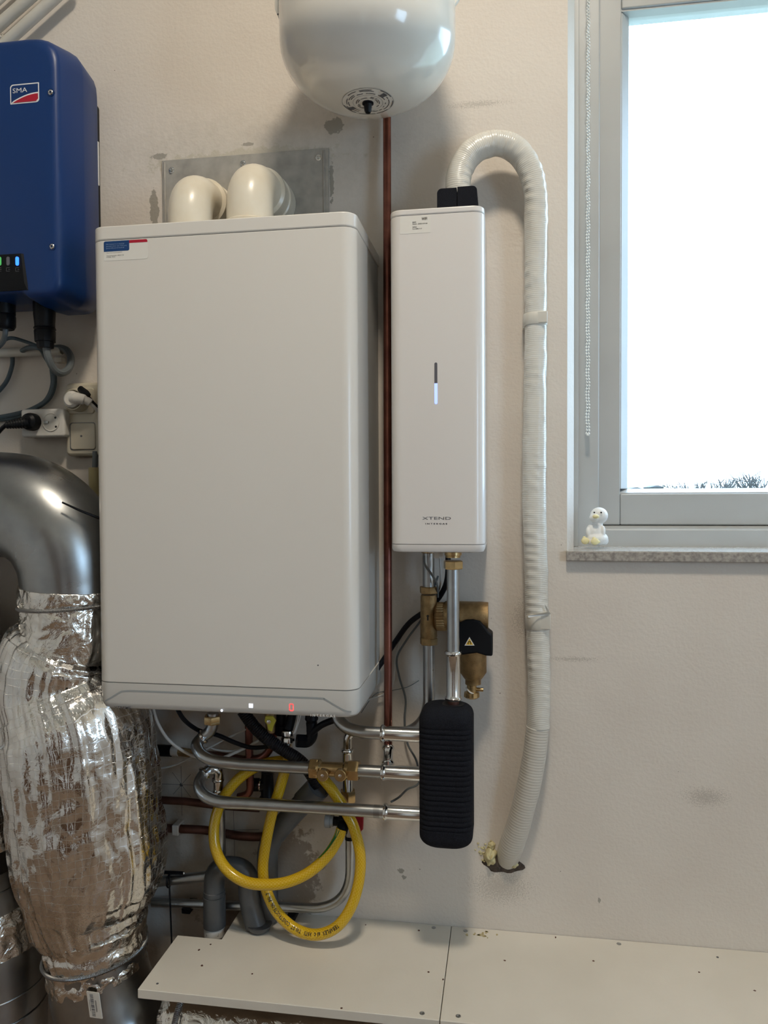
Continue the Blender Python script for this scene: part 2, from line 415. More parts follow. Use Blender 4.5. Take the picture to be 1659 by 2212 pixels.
def mesh(name, g, m, parent=None, smooth=True, angle=35, bevel=0.0, bseg=3, label=None, cat=None, group=None, kind=None, pivot=None):
    """one mesh object from a G; origin moved to its own centre"""
    me = bpy.data.meshes.new(name)
    lo = [min(p[i] for p in g.v) for i in range(3)]; hi = [max(p[i] for p in g.v) for i in range(3)]
    c = pivot or V(((lo[0]+hi[0])/2, (lo[1]+hi[1])/2, (lo[2]+hi[2])/2))
    me.from_pydata([tuple(p-c) for p in g.v], [], g.f)
    if any(u for u in g.uv):
        ul = me.uv_layers.new(name='UVMap'); k = 0
        for fi, f in enumerate(g.f):
            for j in range(len(f)):
                if g.uv[fi]: ul.data[k].uv = g.uv[fi][j]
                k += 1
    bm = bmesh.new(); bm.from_mesh(me); bmesh.ops.recalc_face_normals(bm, faces=bm.faces); bm.to_mesh(me); bm.free()
    me.materials.append(MATS[m] if isinstance(m, str) else m)
    if smooth:
        me.shade_smooth(); me.set_sharp_from_angle(angle=math.radians(angle))
    o = bpy.data.objects.new(name, me); COL.objects.link(o)
    if parent is not None:
        o.parent = parent; o.location = c-WORLD[parent.name]
    else: o.location = c
    WORLD[o.name] = c
    if bevel:
        b = o.modifiers.new('bevel', 'BEVEL'); b.width = bevel; b.segments = bseg; b.limit_method = 'ANGLE'; b.angle_limit = math.radians(40)
    tag(o, label, cat, group, kind); return o
WORLD = {}
def tag(o, label=None, cat=None, group=None, kind=None):
    if label: o['label'] = label
    if cat: o['category'] = cat
    if group: o['group'] = group
    if kind: o['kind'] = kind
    return o
def thing(name, label, cat, loc, group=None, kind=None):
    o = bpy.data.objects.new(name, None); o.empty_display_size = 0.03; o.location = V(loc); COL.objects.link(o)
    WORLD[o.name] = V(loc); return tag(o, label, cat, group, kind)
def text_mesh(s, bold=0.0):
    cu = bpy.data.curves.new('lettering', 'FONT'); cu.body = s; cu.size = 1.0; cu.offset = bold; cu.resolution_u = 3
    o = bpy.data.objects.new('lettering', cu); COL.objects.link(o)
    dg = bpy.context.evaluated_depsgraph_get()
    me = bpy.data.meshes.new_from_object(o.evaluated_get(dg))
    vs = [V(v.co) for v in me.vertices]; fs = [list(p.vertices) for p in me.polygons]
    bpy.data.objects.remove(o); bpy.data.curves.remove(cu); bpy.data.meshes.remove(me)
    return vs, fs
def text_fit(g, s, org, xd, ud, w, h, bold=0.0, lift=None):
    """flat print: text s scaled into a w x h box at org (bottom left), along xd / ud"""
    vs, fs = text_mesh(s, bold)
    if not vs: return g
    x0, x1 = min(v.x for v in vs), max(v.x for v in vs); y0, y1 = min(v.y for v in vs), max(v.y for v in vs)
    xd, ud = V(xd).normalized(), V(ud).normalized()
    return g.add([V(org)+xd*((v.x-x0)/(x1-x0)*w)+ud*((v.y-y0)/(y1-y0)*h) for v in vs], fs)
def front_text(g, s, px0, pyb, px1, pyt, d, bold=0.0):
    a, b, c = P(px0, pyb, d), P(px1, pyb, d), P(px0, pyt, d)
    return text_fit(g, s, a, (1, 0, 0), (0, 0, 1), b.x-a.x, c.z-a.z, bold)
def flat(outl, d, ):                      # flat print outline (x, z) at distance d from the wall, 0.15 mm thick
    g = G(); g.prism(outl, -d, -d+0.00015, 'y'); return g

# ================================================================== THE SETTING
XJ = P(1225, 1185, 0).x                    # left edge of the window opening
ZS = P(1400, 1191, 0.012).z                # top of the sill
WT = 0.33; WX1 = 2.05; WZ1 = 1.50
g = G()
zq0 = ZS-0.018
outl = [(RX0, FLOOR), (RX1, FLOOR), (RX1, CEIL), (RX0, CEIL)]
xo = P(1240, 600, -0.03).x
def quad(*p): g.add(p, [(0, 1, 2, 3)])
for (x0, x1, z0, z1) in ((RX0, XJ, FLOOR, zq0), (XJ, WX1, FLOOR, zq0), (WX1, RX1, FLOOR, zq0), (RX0, XJ, zq0, WZ1), (WX1, RX1, zq0, WZ1), (RX0, XJ, WZ1, CEIL), (XJ, WX1, WZ1, CEIL), (WX1, RX1, WZ1, CEIL)):
    quad((x0, 0, z0), (x1, 0, z0), (x1, 0, z1), (x0, 0, z1))
quad((RX0, WT, FLOOR), (RX0, WT, CEIL), (xo, WT, CEIL), (xo, WT, FLOOR)); quad((xo, WT, FLOOR), (xo, WT, zq0), (WX1, WT, zq0), (WX1, WT, FLOOR))
quad((xo, WT, WZ1), (xo, WT, CEIL), (WX1, WT, CEIL), (WX1, WT, WZ1)); quad((WX1, WT, FLOOR), (WX1, WT, CEIL), (RX1, WT, CEIL), (RX1, WT, FLOOR))
quad((XJ, 0, zq0), (xo, 0.030, zq0), (xo, 0.030, WZ1), (XJ, 0, WZ1)); quad((xo, 0.030, zq0), (xo, WT, zq0), (xo, WT, WZ1), (xo, 0.030, WZ1))
quad((XJ, 0, zq0), (WX1, 0, zq0), (WX1, WT, zq0), (xo, WT, zq0)); quad((XJ, 0, WZ1), (WX1, 0, WZ1), (WX1, WT, WZ1), (xo, WT, WZ1)); quad((WX1, 0, zq0), (WX1, WT, zq0), (WX1, WT, WZ1), (WX1, 0, WZ1))
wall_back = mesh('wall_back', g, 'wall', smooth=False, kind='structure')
g = G().box(RX0, RX1, RY, WT, FLOOR-0.1, FLOOR); mesh('floor', g, 'wood_floor', smooth=False, kind='structure')
g = G().box(RX0, RX1, RY, WT, CEIL, CEIL+0.1); mesh('ceiling', g, 'ceiling_white', smooth=False, kind='structure')
g = G().box(RX0-0.1, RX0, RY, WT, FLOOR, CEIL); mesh('wall_left', g, 'wall_plain', smooth=False, kind='structure')
g = G()
W2 = (-2.25, -1.4, 0.1, 1.0)
g.box(RX1, RX1+0.2, RY, W2[0], FLOOR, CEIL); g.box(RX1, RX1+0.2, W2[1], WT, FLOOR, CEIL)
g.box(RX1, RX1+0.2, W2[0], W2[1], FLOOR, W2[2]); g.box(RX1, RX1+0.2, W2[0], W2[1], W2[3], CEIL)
mesh('wall_right', g, 'wall_plain', smooth=False, kind='structure')
g = G().box(RX0, RX1, RY-0.1, RY, FLOOR, CEIL); mesh('wall_front', g, 'wall_plain', smooth=False, kind='structure')
g = G().box(-0.35, 0.55, RY-0.002, RY+0.04, FLOOR, 0.95); mesh('reflection_panel_1', g, 'reflection_brown', bevel=0.004, kind='structure')  # unseen door-sized panel, added to give the foil ducts brown reflections
g = G().box(0.95, 1.85, RY-0.002, RY+0.04, FLOOR, 0.95); mesh('reflection_panel_2', g, 'reflection_brown', bevel=0.004, kind='structure')  # second added panel out of view, puts a brown band into the foil's reflections
# side window, behind the camera's right shoulder
a, b = RX1+0.05, RX1+0.11
wf = mesh('window_2', G().box(a, b, W2[0], W2[0]+.05, W2[2], W2[3]).box(a, b, W2[1]-.05, W2[1], W2[2], W2[3]).box(a, b, W2[0]+.05, W2[1]-.05, W2[2], W2[2]+.05).box(a, b, W2[0]+.05, W2[1]-.05, W2[3]-.05, W2[3]), 'window_paint', kind='structure', smooth=False)
mesh('pane', G().box(RX1+0.075, RX1+0.083, W2[0]+.05, W2[1]-.05, W2[2]+.05, W2[3]-.05), 'glass', wf, smooth=False)
# pencil cross and drilled hole under the boiler
g = G()
for a, b in (((340, 1693), (442, 1697)), ((391, 1655), (393, 1762)), ((372, 1668), (412, 1722)), ((412, 1672), (374, 1716)), ((420, 1795), (560, 1792)), ((504, 1740), (507, 1850))):
    p, q = P(*a, 0.0004), P(*b, 0.0004); nrm = (q-p).cross(V((0, 1, 0))).normalized()*0.0005
    g.add([p-nrm, q-nrm, q+nrm, p+nrm], [(0, 1, 2, 3)])
mesh('pencil_line', g, 'pencil', wall_back, smooth=False)
mesh('drill_hole', G().cyl(P(392, 1695, 0.0), P(392, 1695, 0.0008), 0.0036, 10), 'ink', wall_back)

# ---- main window (frame plane behind the wall face)
g = G()
yF, yS, yG = 0.115, 0.145, 0.172
def fx(px, y, py=600): return P(px, py, -y).x
def fz(py, y, px=1480): return P(px, py, -y).z
xf = fx(1295, yF); zf = fz(1143, yF)
win = thing('window_1', None, None, (1.4, yF, ZS), kind='structure')
g = G(); g.box(XJ-0.01, xf, yF, 0.21, ZS-0.02, WZ1); mesh('frame_post', g, 'window_paint', win, bevel=0.003)
g = G(); g.box(xf-0.001, WX1, yF, 0.21, ZS-0.02, zf); mesh('frame_bottom_rail', g, 'window_paint', win, bevel=0.003)
xt = fx(1250, 0.098)
g = G(); g.box(xo+0.0001, xt, 0.098, yF-0.0002, ZS, WZ1); mesh('stop_strip', g, 'window_paint', win, bevel=0.0012)
zs0 = fz(1134, yS); xs1, xs2 = fx(1341, yS), fx(1356, yG)
zs1, zs2 = fz(1066, yS), fz(1055, yG)
zt1, zt2 = P(1480, 18, -yS).z+0.012, P(1480, 30, -yG).z
SX1, SZ1 = 1.93, zt1+0.065
g = G(); g.box(xf+0.0008, xs1, yS, 0.20, zs0, SZ1); mesh('sash_stile', g, 'window_paint', win, bevel=0.0025)
g = G(); g.box(SX1, SX1+0.075, yS, 0.20, zs0, SZ1); mesh('sash_stile', g, 'window_paint', win, bevel=0.0025)
g = G(); g.prism([(yF+.003, zf), (yF+.003, zf-.004), (.16, zf-.004), (.16, zs0-.0015), (yS+.002, zs0-.0015)], xf, SX1, 'x'); mesh('rail_slope', g, 'window_paint', win, smooth=False)
g = G(); g.box(xs1+0.0003, SX1-0.0003, yS, 0.20, zs0, zs1); mesh('sash_bottom_rail', g, 'window_paint', win, bevel=0.0025)
g = G(); g.box(xs1+0.0003, SX1-0.0003, yS, 0.20, zt1, SZ1); mesh('sash_top_rail', g, 'window_paint', win, bevel=0.0025)
g = G(); g.box(xf-0.001, WX1, yF, 0.21, SZ1+0.004, WZ1); mesh('frame_top_rail', g, 'window_paint', win, bevel=0.003)
g = G(); g.box(SX1+0.079, WX1, yF, 0.21, zf, SZ1+0.004); mesh('frame_post', g, 'window_paint', win, bevel=0.003)
g = G(); g.box(xf-0.002, SX1+0.08, 0.19, 0.209, ZS, zs0+0.02).box(xf-0.002, xf+0.02, 0.19, 0.209, zs0+.02, SZ1).box(xf+0.02, SX1+0.08, 0.19, 0.209, SZ1-0.02, SZ1+0.02); mesh('rebate', g, 'window_paint', win, smooth=False)
g = G(); g.prism([(xs1-0.001, yS+0.004), (xs1+0.002, yS+0.004), (xs2, yG-0.004), (xs2, 0.195), (xs1-0.001, 0.195)], zs2, zt2, 'z'); mesh('glazing_bead', g, 'window_paint', win, smooth=False)
g = G(); g.prism([(yS+0.004, zs1-0.001), (yS+0.004, zs1+0.002), (yG-0.004, zs2), (0.195, zs2), (0.195, zs1-0.001)], xs1, SX1, 'x'); mesh('glazing_bead', g, 'window_paint', win, smooth=False)
g = G(); g.prism([(yS+0.004, zt1+0.001), (yS+0.004, zt1-0.004), (yG-0.004, zt2), (0.195, zt2), (0.195, zt1+0.001)], xs1, SX1, 'x'); mesh('glazing_bead', g, 'window_paint', win, smooth=False)
g = G(); g.box(xs2-0.006, SX1+0.005, yG, yG+0.006, zs2-0.006, zt2+0.006); mesh('pane', g, 'glass', win, smooth=False)
# sill
sill = mesh('window_sill', G().box(XJ-0.002, WX1, -0.014, yF, ZS-0.0185, ZS-0.0012), 'stone', bevel=0.0012, kind='structure')
mesh('polished_top', G().box(XJ-0.0012, WX1, -0.0135, yF, ZS-0.0012, ZS), 'stone_top', sill, smooth=False)
# brick lintel outside, seen at the top of the pane
zb = P(1500, 38, -0.42).z
xb = fx(1358, 0.42)-0.10
for k, (a, b, mm) in enumerate(((xb, xb+0.19, 'brick_slate'), (xb+0.194, xb+0.444, 'brick_pink'), (xb+0.448, xb+0.70, 'brick_slate'), (xb+0.704, xb+0.95, 'brick_pink'))):
    mesh('brick', G().box(a, b, WT+0.002, 0.42, zb, zb+0.21), mm, wall_back, bevel=0.003)

# ---- outdoors: ground far below, bare shrubs at the horizon
mesh('ground', G().box(-60, 120, 2.0, 160, -4.3, -4.2), 'lawn', smooth=False, kind='structure')
def bare_tree(px, py_top, dist, spread, label, seed):
    rnd = random.Random(seed)
    r0 = ray(px, 1062); b = CAM+r0*(dist/r0.y); top = (CAM+ray(px, py_top)*(dist/ray(px, py_top).y)).z
    b = V((b.x, b.y, -4.2)); h = top+4.2
    t = thing('bare_tree', label, 'tree', b, group='bare trees on the horizon')
    mesh('trunk', G().tube([b, b+V((0, 0, h*.45)), b+V((spread*.05, 0, h*.72))], [h*.022, h*.016, h*.008], 7), 'bark', t)
    g = G()
    for k in range(46):
        z0 = h*rnd.uniform(.40, .72); q = rnd.uniform(0, 6.28); ln = rnd.uniform(.6, 1.0)*spread
        z1 = min(h*rnd.uniform(.66, 1.0), h)
        a = b+V((0, 0, z0)); e = b+V((math.cos(q)*ln, math.sin(q)*ln, z1)); md = a.lerp(e, .5)+V((0, 0, -.04*h))
        g.tube([a, md, e], [h*.010, h*.007, h*.004], 4, False)
        for _ in range(3):
            e2 = e+V((rnd.uniform(-.35, .35)*spread, rnd.uniform(-.35, .35)*spread, rnd.uniform(-.02, .10)*h)); e2.z = min(e2.z, b.z+h)
            g.tube([md.lerp(e, rnd.uniform(.2, .9)), e2], [h*.005, h*.003], 3, False)
    mesh('branches', g, 'bark', t, kind='stuff')
for a in ((1655, 1018, 40, 1.5, 'bare branching tree at the right edge of the window pane', 1), (1600, 1030, 46, 1.6, 'bare tree just left of the edge tree outside', 2),
          (1545, 1034, 52, 1.5, 'middle bare shrub on the horizon outside', 3), (1482, 1040, 60, 1.7, 'small bare shrub on the horizon outside', 4)):
    bare_tree(*a)
for px, ww, hh, lb in ((1420, 26, 12, 'low pale house on the horizon outside'), (1375, 30, 8, 'low blue-grey barn on the far horizon outside')):
    r0 = ray(px, 1062); b = CAM+r0*(90/r0.y); wv = L(ww, b)
    zt = (CAM+ray(px, 1060-hh)*(90/ray(px, 1060-hh).y)).z
    t = thing('far_house', lb, 'building', (b.x, b.y, -4.2))
    mesh('walls', G().box(b.x-wv/2, b.x+wv/2, b.y, b.y+5, -4.2, zt-.25), 'far_grey', t, smooth=False)
    mesh('roof', G().prism([(b.x-wv/2-.2, zt-.25), (b.x+wv/2+.2, zt-.25), (b.x, zt)], b.y-.2, b.y+5.2, 'y'), 'far_grey', t, smooth=False)

# ---- ceiling lamp (the room's own light)
lp = V((0.74, -1.22, CEIL))
t = thing('ceiling_lamp', 'round white ceiling lamp above the room', 'lamp', lp)
mesh('housing', G().lathe(lp, (0, 0, -1), [(0, 0.175), (0.03, 0.175), (0.032, 0.165)], 40), 'white_plastic', t)
mesh('diffuser', G().lathe(lp, (0, 0, -1), [(0.03, 0.16), (0.055, 0.15), (0.07, 0.10), (0.074, 0.01)], 40), 'lamp_glow', t)
la = bpy.data.lights.new('lamp_light', 'AREA'); la.shape = 'DISK'; la.size = 0.30
la.energy = LAMP_W; la.color = (1.0, 0.88, 0.72)
lo_ = bpy.data.objects.new('lamp_light', la); lo_.location = (lp.x, lp.y, CEIL-0.09); COL.objects.link(lo_)

# ================================================================== BOILER
BD, BH, BW = 0.238, 0.824, 0.45
BR = 0.024; BX = P(221, 1500, BD-BR*.8).x
bo = thing('wall_boiler', 'large white wall-hung boiler with a red 0 on its display', 'boiler', (BW/2, 0, 0))
def plan(x0, x1, dfront, dback, r): return rr(x0, x1, -dfront, -dback, (r, r, 0.002, 0.002), 8)
zl, zt_ = 0.8010, 0.0455
mesh('chassis', G().prism(plan(BX+0.002, BW-0.002, 0.121, 0.0, 0.002), 0.004, zl), 'chassis', bo, smooth=False)
mesh('front_cover', G().prism(plan(BX, BW, BD, 0.1215, BR), zt_+0.0012, zl-0.0012), 'boiler_white', bo, bevel=0.001, bseg=2)
mesh('cover_gap', G().prism(plan(BX+0.0015, BW-0.0015, BD-0.0015, 0.123, BR), zt_-0.004, zl+0.004), 'groove', bo)
mesh('top_lid', G().prism(plan(BX, BW, BD, 0.0, BR), zl, BH), 'boiler_white', bo, bevel=0.004, bseg=3)
# bottom strip: rounded lower edge, slight tuck-in
rings = []
for z, ins in ((zt_, 0), (0.012, 0), (0.005, 0.0015), (0.0012, 0.005), (0.0, 0.010)):
    rings.append([(a, b, z) for a, b in rr(BX+ins, BW-ins, -BD+ins, -0.002, (BR, BR, 0.002, 0.002), 8)])
bs = mesh('control_strip', G().loft(rings), 'boiler_grey', bo)
# thin arched grey line on the strip
def strip_line(pts, d, wd):
    q = [P(x, y, d) for x, y in pts]; q = cr(q, 6)
    for p in q:
        e_ = max(BX+BR-p.x, p.x-(BW-BR), 0)
        if e_: p.y += BR-math.sqrt(max(0, BR*BR-e_*e_)); n = len(q); A, B = [], []
    for i in range(n):
        t = (q[min(i+1, n-1)]-q[max(i-1, 0)]).normalized(); s = V((-t.z, 0, t.x))*wd/2
        A.append(q[i]+s); B.append(q[i]-s)
    g = G(); g.loft([A, B], cap=False, closed=False); return g
g = strip_line([(226, 1515), (240, 1507), (258, 1496), (268, 1493), (300, 1493), (450, 1499), (600, 1505), (690, 1508.5), (702, 1511), (722, 1523), (744, 1535), (758, 1539)], BD+0.0004, 0.0028)
mesh('trim_line', g, 'trim_grey', bs, smooth=False)
g = G(); front_text(g, 'XTREME', 246, 1530.5, 283, 1525, BD+0.0004, 0.01); mesh('lettering', g, 'ink_grey', bs, smooth=False)
g = G(); front_text(g, 'I N T E R G A S', 671, 1547.5, 724, 1542, BD+0.0004, 0.02); mesh('lettering', g, 'emboss', bs, smooth=False)
c = P(479, 1535, BD); mesh('indicator', G().cyl(c, c+V((0, -0.0004, 0)), 0.0021, 14), 'led_white', bs)
c = P(542, 1524.5, BD); k = L(4.6, c); mesh('touch_square', G().box(c.x-k, c.x+k, c.y-0.0004, c.y, c.z-k, c.z+k), 'led_white', bs, smooth=False)
# seven segment 0
c = P(629.5, 1528, BD); k = L(1, c); g = G()
for (x0, x1, z0, z1) in ((-3.2, 3.2, 6.2, 8), (-3.2, 3.2, -8, -6.2), (-4.8, -3.2, .6, 6.6), (3.2, 4.8, .6, 6.6), (-4.8, -3.2, -6.6, -.6), (3.2, 4.8, -6.6, -.6)):
    g.box(c.x+x0*k, c.x+x1*k, c.y-0.0004, c.y, c.z+z0*k, c.z+z1*k)
mesh('display_digit', g, 'led_red', bs, smooth=False)
c = P(687, 1437, BD); mesh('screw_plug', G().cyl(c, c+V((0, -0.0004, 0)), 0.0012, 8), 'ink_grey', bo)
# sticker
def XZ(px, py, d): p = P(px, py, d); return p.x, p.z
d = BD+0.0003
a = XZ(224, 514, d); b = XZ(319, 564, d)
X0, X1, Z1, Z0 = a[0], b[0], zl-.0028, P(224, 564, d).z
st = mesh('sticker', flat(rr(X0, X1, Z0, Z1, 0.003), d), 'paper', bo, smooth=False, label='white sticker with blue and red header')
WS, HS = X1-X0, Z1-Z0
mesh('blue_header', flat(rr(X0, X0+WS*.585, Z0+HS*.47, Z1, (0, .003, 0, .003)), d+.0002), 'label_blue', st, smooth=False)
mesh('red_header', flat(rr(X0+WS*.585, X1, Z1-HS*.15, Z1, (0, 0, .003, 0)), d+.0002), 'label_red', st, smooth=False)
g = G()
for i, s in enumerate(('Dit toestel is in bedrijf', 'gesteld door een CO-vrij', 'gecertificeerd bedrijf')):
    text_fit(g, s, (X0+WS*.055, -d-.0005, Z1-HS*(.205+i*.10)), (1, 0, 0), (0, 0, 1), WS*(.42 if i != 1 else .47), HS*.075)
mesh('lettering', g, 'ink_pale_blue', st, smooth=False)
g = G()
for s, zz, ww in (('https://op.toestelwebsite.nl', .375, .36), ('Toestelnummer: 20541126', .23, .40), ('Provider: MHG', .155, .2)):
    text_fit(g, s, (X0+WS*.06, -d-.0004, Z0+HS*zz), (1, 0, 0), (0, 0, 1), WS*ww, HS*.055)
mesh('lettering', g, 'ink_grey', st, smooth=False)

# ================================================================== SLIM UNIT (right of the boiler)
XD = 0.17
xa, xb_ = P(845, 820, XD-.016).x, P(1046.5, 820, XD).x
xz1, xz0 = P(945, 448, XD).z, P(945, 1194, XD).z
xu = thing('heat_pump_module', 'slim white wall unit with a blue light bar', 'heating unit', ((xa+xb_)/2, 0, xz0))
zA, zB = P(945, 1177, XD).z, P(945, 461, XD).z
def xplan(ins=0): return rr(xa+ins, xb_-ins, -XD+ins, -0.0, (0.020, 0.020, 0.002, 0.002), 8)
mesh('housing', G().prism(xplan(), zA+0.0008, zB-0.0008), 'xtend_white', xu, bevel=0.0008, bseg=2)
mesh('seam', G().prism(xplan(0.0012), zA-0.003, zB+0.003), 'groove', xu)
mesh('top_cap', G().prism(xplan(), zB, xz1), 'xtend_white', xu, bevel=0.003)
mesh('bottom_cap', G().loft([[(a, b, z) for a, b in rr(xa+i, xb_-i, -XD+i, -.001, (.02, .02, .002, .002), 8)] for z, i in ((zA, 0), (xz0+.006, 0), (xz0+.0015, .002), (xz0, .006))]), 'xtend_white', xu)
a, b = P(941.5, 783, XD), P(941.5, 873, XD); hw = L(3.2, a)
mesh('light_slot', G().prism(rr(a.x-hw, a.x+hw, P(941, 828, XD).z, a.z, (0, 0, hw*.98, hw*.98), 5), -XD-.0004, -XD+.001, 'y'), 'led_off', xu, smooth=False)
mesh('light_bar', G().prism(rr(a.x-hw, a.x+hw, b.z, P(941, 828, XD).z, (hw*.98, hw*.98, 0, 0), 5), -XD-.0004, -XD+.001, 'y'), 'led_violet', xu, smooth=False)
g = G(); front_text(g, 'XTEND', 912, 1122.5, 974, 1116.5, XD+.0003, 0.0); mesh('lettering', g, 'ink_grey', xu, smooth=False)
g = G(); front_text(g, 'I N T E R G A S', 919, 1133, 966, 1129.6, XD+.0003, 0.03); mesh('lettering', g, 'ink_grey', xu, smooth=False)
d = XD+.0003
X0, X1 = P(864, 490, d).x, P(930, 490, d).x; Z1, Z0 = P(897, 466.5, d).z, P(897, 504, d).z
st = mesh('sticker', flat(rr(X0, X1, Z0, Z1, 0.002), d), 'paper', xu, smooth=False); WS, HS = X1-X0, Z1-Z0
g = G(); text_fit(g, 'WIFI', (X0+WS*.71, -d-.0003, Z1-HS*.27), (1, 0, 0), (0, 0, 1), WS*.18, HS*.16, .02)
for s, zz, ww in (('SSID', .60, .12), ('Xtend - 250051010160', .50, .49), ('WPA2', .32, .14), ('FfpLKMG7*.jP', .21, .31)):
    text_fit(g, s, (X0+WS*.41, -d-.0003, Z0+HS*zz), (1, 0, 0), (0, 0, 1), WS*ww, HS*.075, .01)
mesh('lettering', g, 'ink', st, smooth=False)
# dark foam block and grommet on its top
for k, (p0, p1, yt0, yt1) in enumerate(((944, 986.5, 408, 404), (988, 1030.5, 402, 401))):
    x0, x1 = P(p0, 440, .115).x, P(p1, 440, .115).x
    zt0 = P((p0+p1)/2, (yt0+yt1)/2, .115).z
    mesh('foam_collar', G().prism(rr(x0, x1, xz1, zt0, (0, 0, .001 if k == 0 else .008, .008 if k == 0 else .001), 5), -.115, -.035, 'y'), 'foam', xu, bevel=.002)
c = P(935, 446, .12); mesh('grommet', G().lathe((c.x, c.y, xz1), (0, 0, 1), [(0, .0045), (.006, .0045), (.0075, .003)], 12), 'rubber', xu)

# ================================================================== EXPANSION VESSEL
tc_ = V((0, -0.19, 0)); pl, pr = P(603, 70, .19), P(984, 70, .19)
# silhouette tangents -> axis and radius
vl, vr = (pl-CAM), (pr-CAM)
al, ar = math.atan2(vl.x, vl.y), math.atan2(vr.x, vr.y); am, ah = (al+ar)/2, (ar-al)/2
dist = (0.19-1.4588)/-math.cos(am); TR = dist*math.sin(ah)
tx = CAM.x+math.sin(am)*dist
zp = P(796, 222, 0.19).z
ev = thing('expansion_vessel', 'glossy white domed expansion vessel hanging above the boiler', 'expansion tank', (tx, -0.19, zp))
prof = []
ZC = P(603, 112, .19).z-zp              # dome height
for i in range(17):
    q = math.pi/2*i/16
    prof.append((ZC*(1-math.cos(q)**1.0), TR*math.sin(q)**0.80 if i else 0.002))
prof += [(ZC+.05, TR), (ZC+.13, TR)]+[(ZC+.13+ZC*math.sin(math.pi/2*i/10), TR*max(.02, math.cos(math.pi/2*i/10))**.8) for i in range(1, 11)]
mesh('vessel_body', G().lathe((tx, -.19, zp), (0, 0, 1), prof, 64), 'tank_white', ev, angle=60)
for s in (-1, 1):
    z0_, z2_, z4_ = P(793, 0, .19).z, P(793, 22, .19).z, P(793, 42, .19).z
    g = G(); g.prism([(tx+s*(TR-.006), z4_), (tx+s*(TR+.006), z2_), (tx+s*(TR+.0125), z0_), (tx+s*(TR+.0125), z0_+.09), (tx+s*(TR-.006), z0_+.09)], -.194, -.186, 'y')
    mesh('bracket_arm', G().box(min(tx+s*.08, tx+s*.10), max(tx+s*.08, tx+s*.10), -.10, -.001, z0_+.01, z0_+.06), 'tank_white', ev, bevel=.001)
    mesh('wall_bracket', g, 'tank_white', ev, bevel=.001)
    c = V((tx+s*(TR+.007), -.194, z2_+.006)); mesh('bracket_hole', G().cyl(c, c+V((0, -.0003, 0)), .0016, 10), 'ink_grey', ev)
# printed round label on the dome bottom
def dome_z(r):
    for (t0, r0), (t1, r1) in zip(prof, prof[1:]):
        if r0 <= r <= r1: return zp+t0+(t1-t0)*(r-r0)/max(1e-6, r1-r0)
    return zp
def dome_ring(r0, r1, q0, q1, n=10, off=.0004):
    g = []; N = max(2, int(n))
    A = [V((tx+math.cos(q)*r0, -.19+math.sin(q)*r0, dome_z(r0)-off)) for q in [q0+(q1-q0)*i/N for i in range(N+1)]]
    B = [V((tx+math.cos(q)*r1, -.19+math.sin(q)*r1, dome_z(r1)-off)) for q in [q0+(q1-q0)*i/N for i in range(N+1)]]
    return A, B
g = G()
for k, rads in enumerate(((.006, .012), (.012, .02), (.02, .03), (.03, .043))):
    A, B = dome_ring(rads[0], rads[1], 0, 2*math.pi, 40); g.loft([A, B], False, False)
lbv = mesh('round_label', g, 'paper', ev)
g = G(); rnd = random.Random(3)
for r0 in (.0405, .0375, .0345, .0315, .0285, .0225, .0185, .0155):
    q = rnd.uniform(0, .3)
    while q < 6.2:
        ln = rnd.uniform(.15, .8)
        if rnd.random() < .62 and r0 not in (.0225,): A, B = dome_ring(r0, r0+.0014, q, q+ln, 6, .0008); g.loft([A, B], False, False)
        q += ln+rnd.uniform(.06, .35)
A, B = dome_ring(.0245, .0249, 0, 6.283, 40, .0008); g.loft([A, B], False, False)
A, B = dome_ring(.0425, .0429, 0, 6.283, 40, .0008); g.loft([A, B], False, False)
for q in (2.55, 5.6): A, B = dome_ring(.028, .039, q, q+.26, 4, .0009); g.loft([A, B], False, False)
mesh('print', g, 'ink_grey', lbv, smooth=False)
mesh('valve_cap', G().lathe((tx, -.19, zp), (0, 0, -1), [(-.002, .0095), (.0022, .0095), (.003, .0068), (.013, .006), (.0165, .0042), (.0175, .001)], 18), 'black', ev)

# ================================================================== INVERTER (blue)
iv = thing('solar_inverter', 'dark blue wall inverter with chamfered edges and a small logo', 'inverter', (-.28, 0, .74))
IXR = P(212, 400, .06).x; IXL = IXR-.435
IZT = P(140, 121, .09).z; IZB = P(155, 673, .10).z; IDp = .176
zmid = P(40, 645, .15).z
def inv_outline(ins, n=6):
    x0, x1, z0, z1 = IXL+ins, IXR-ins, IZB+ins, IZT-ins
    nr = P(85, 600, .12).x; nl = IXL+(IXR-nr)
    pts = [(x0, z0, .05), (nl-.012+ins*.3, z0, .035), (nl, zmid+ins*.4, .012), (nr, zmid+ins*.4, .012), (nr+.012-ins*.3, z0, .035), (x1, z0, .05), (x1, z1, .055), (x0, z1, .055)]
    o = []
    for i, (x, z, r) in enumerate(pts):
        p, a, b = V((x, 0, z)), V((pts[i-1][0], 0, pts[i-1][1])), V((pts[(i+1) % len(pts)][0], 0, pts[(i+1) % len(pts)][1]))
        ra = min(r, (a-p).length*.47, (b-p).length*.47)
        A, B = p+(a-p).normalized()*ra, p+(b-p).normalized()*ra
        for k in range(n+1):
            t = k/n; q = A*(1-t)**2+p*2*t*(1-t)+B*t*t; o.append((q.x, q.z))
    return o
rings = []
for dd, ins in ((.012, IXR-P(211, 400, .012).x), (.03, IXR-P(212.5, 400, .03).x), (.05, .0055), (.106, 0), (.111, .0006), (.164, .010), (.171, .0135), (.1745, .018), (.176, .025)):
    rings.append([(a, -dd, b) for a, b in inv_outline(ins)])
mesh('shell', G().loft(rings), 'blue', iv, angle=50)
mesh('back_plate', G().prism(rr(IXL+.03, P(214, 400, .006).x, IZB+.03, IZT-.05, .01), -.012, 0, 'y'), 'black', iv, bevel=.002)
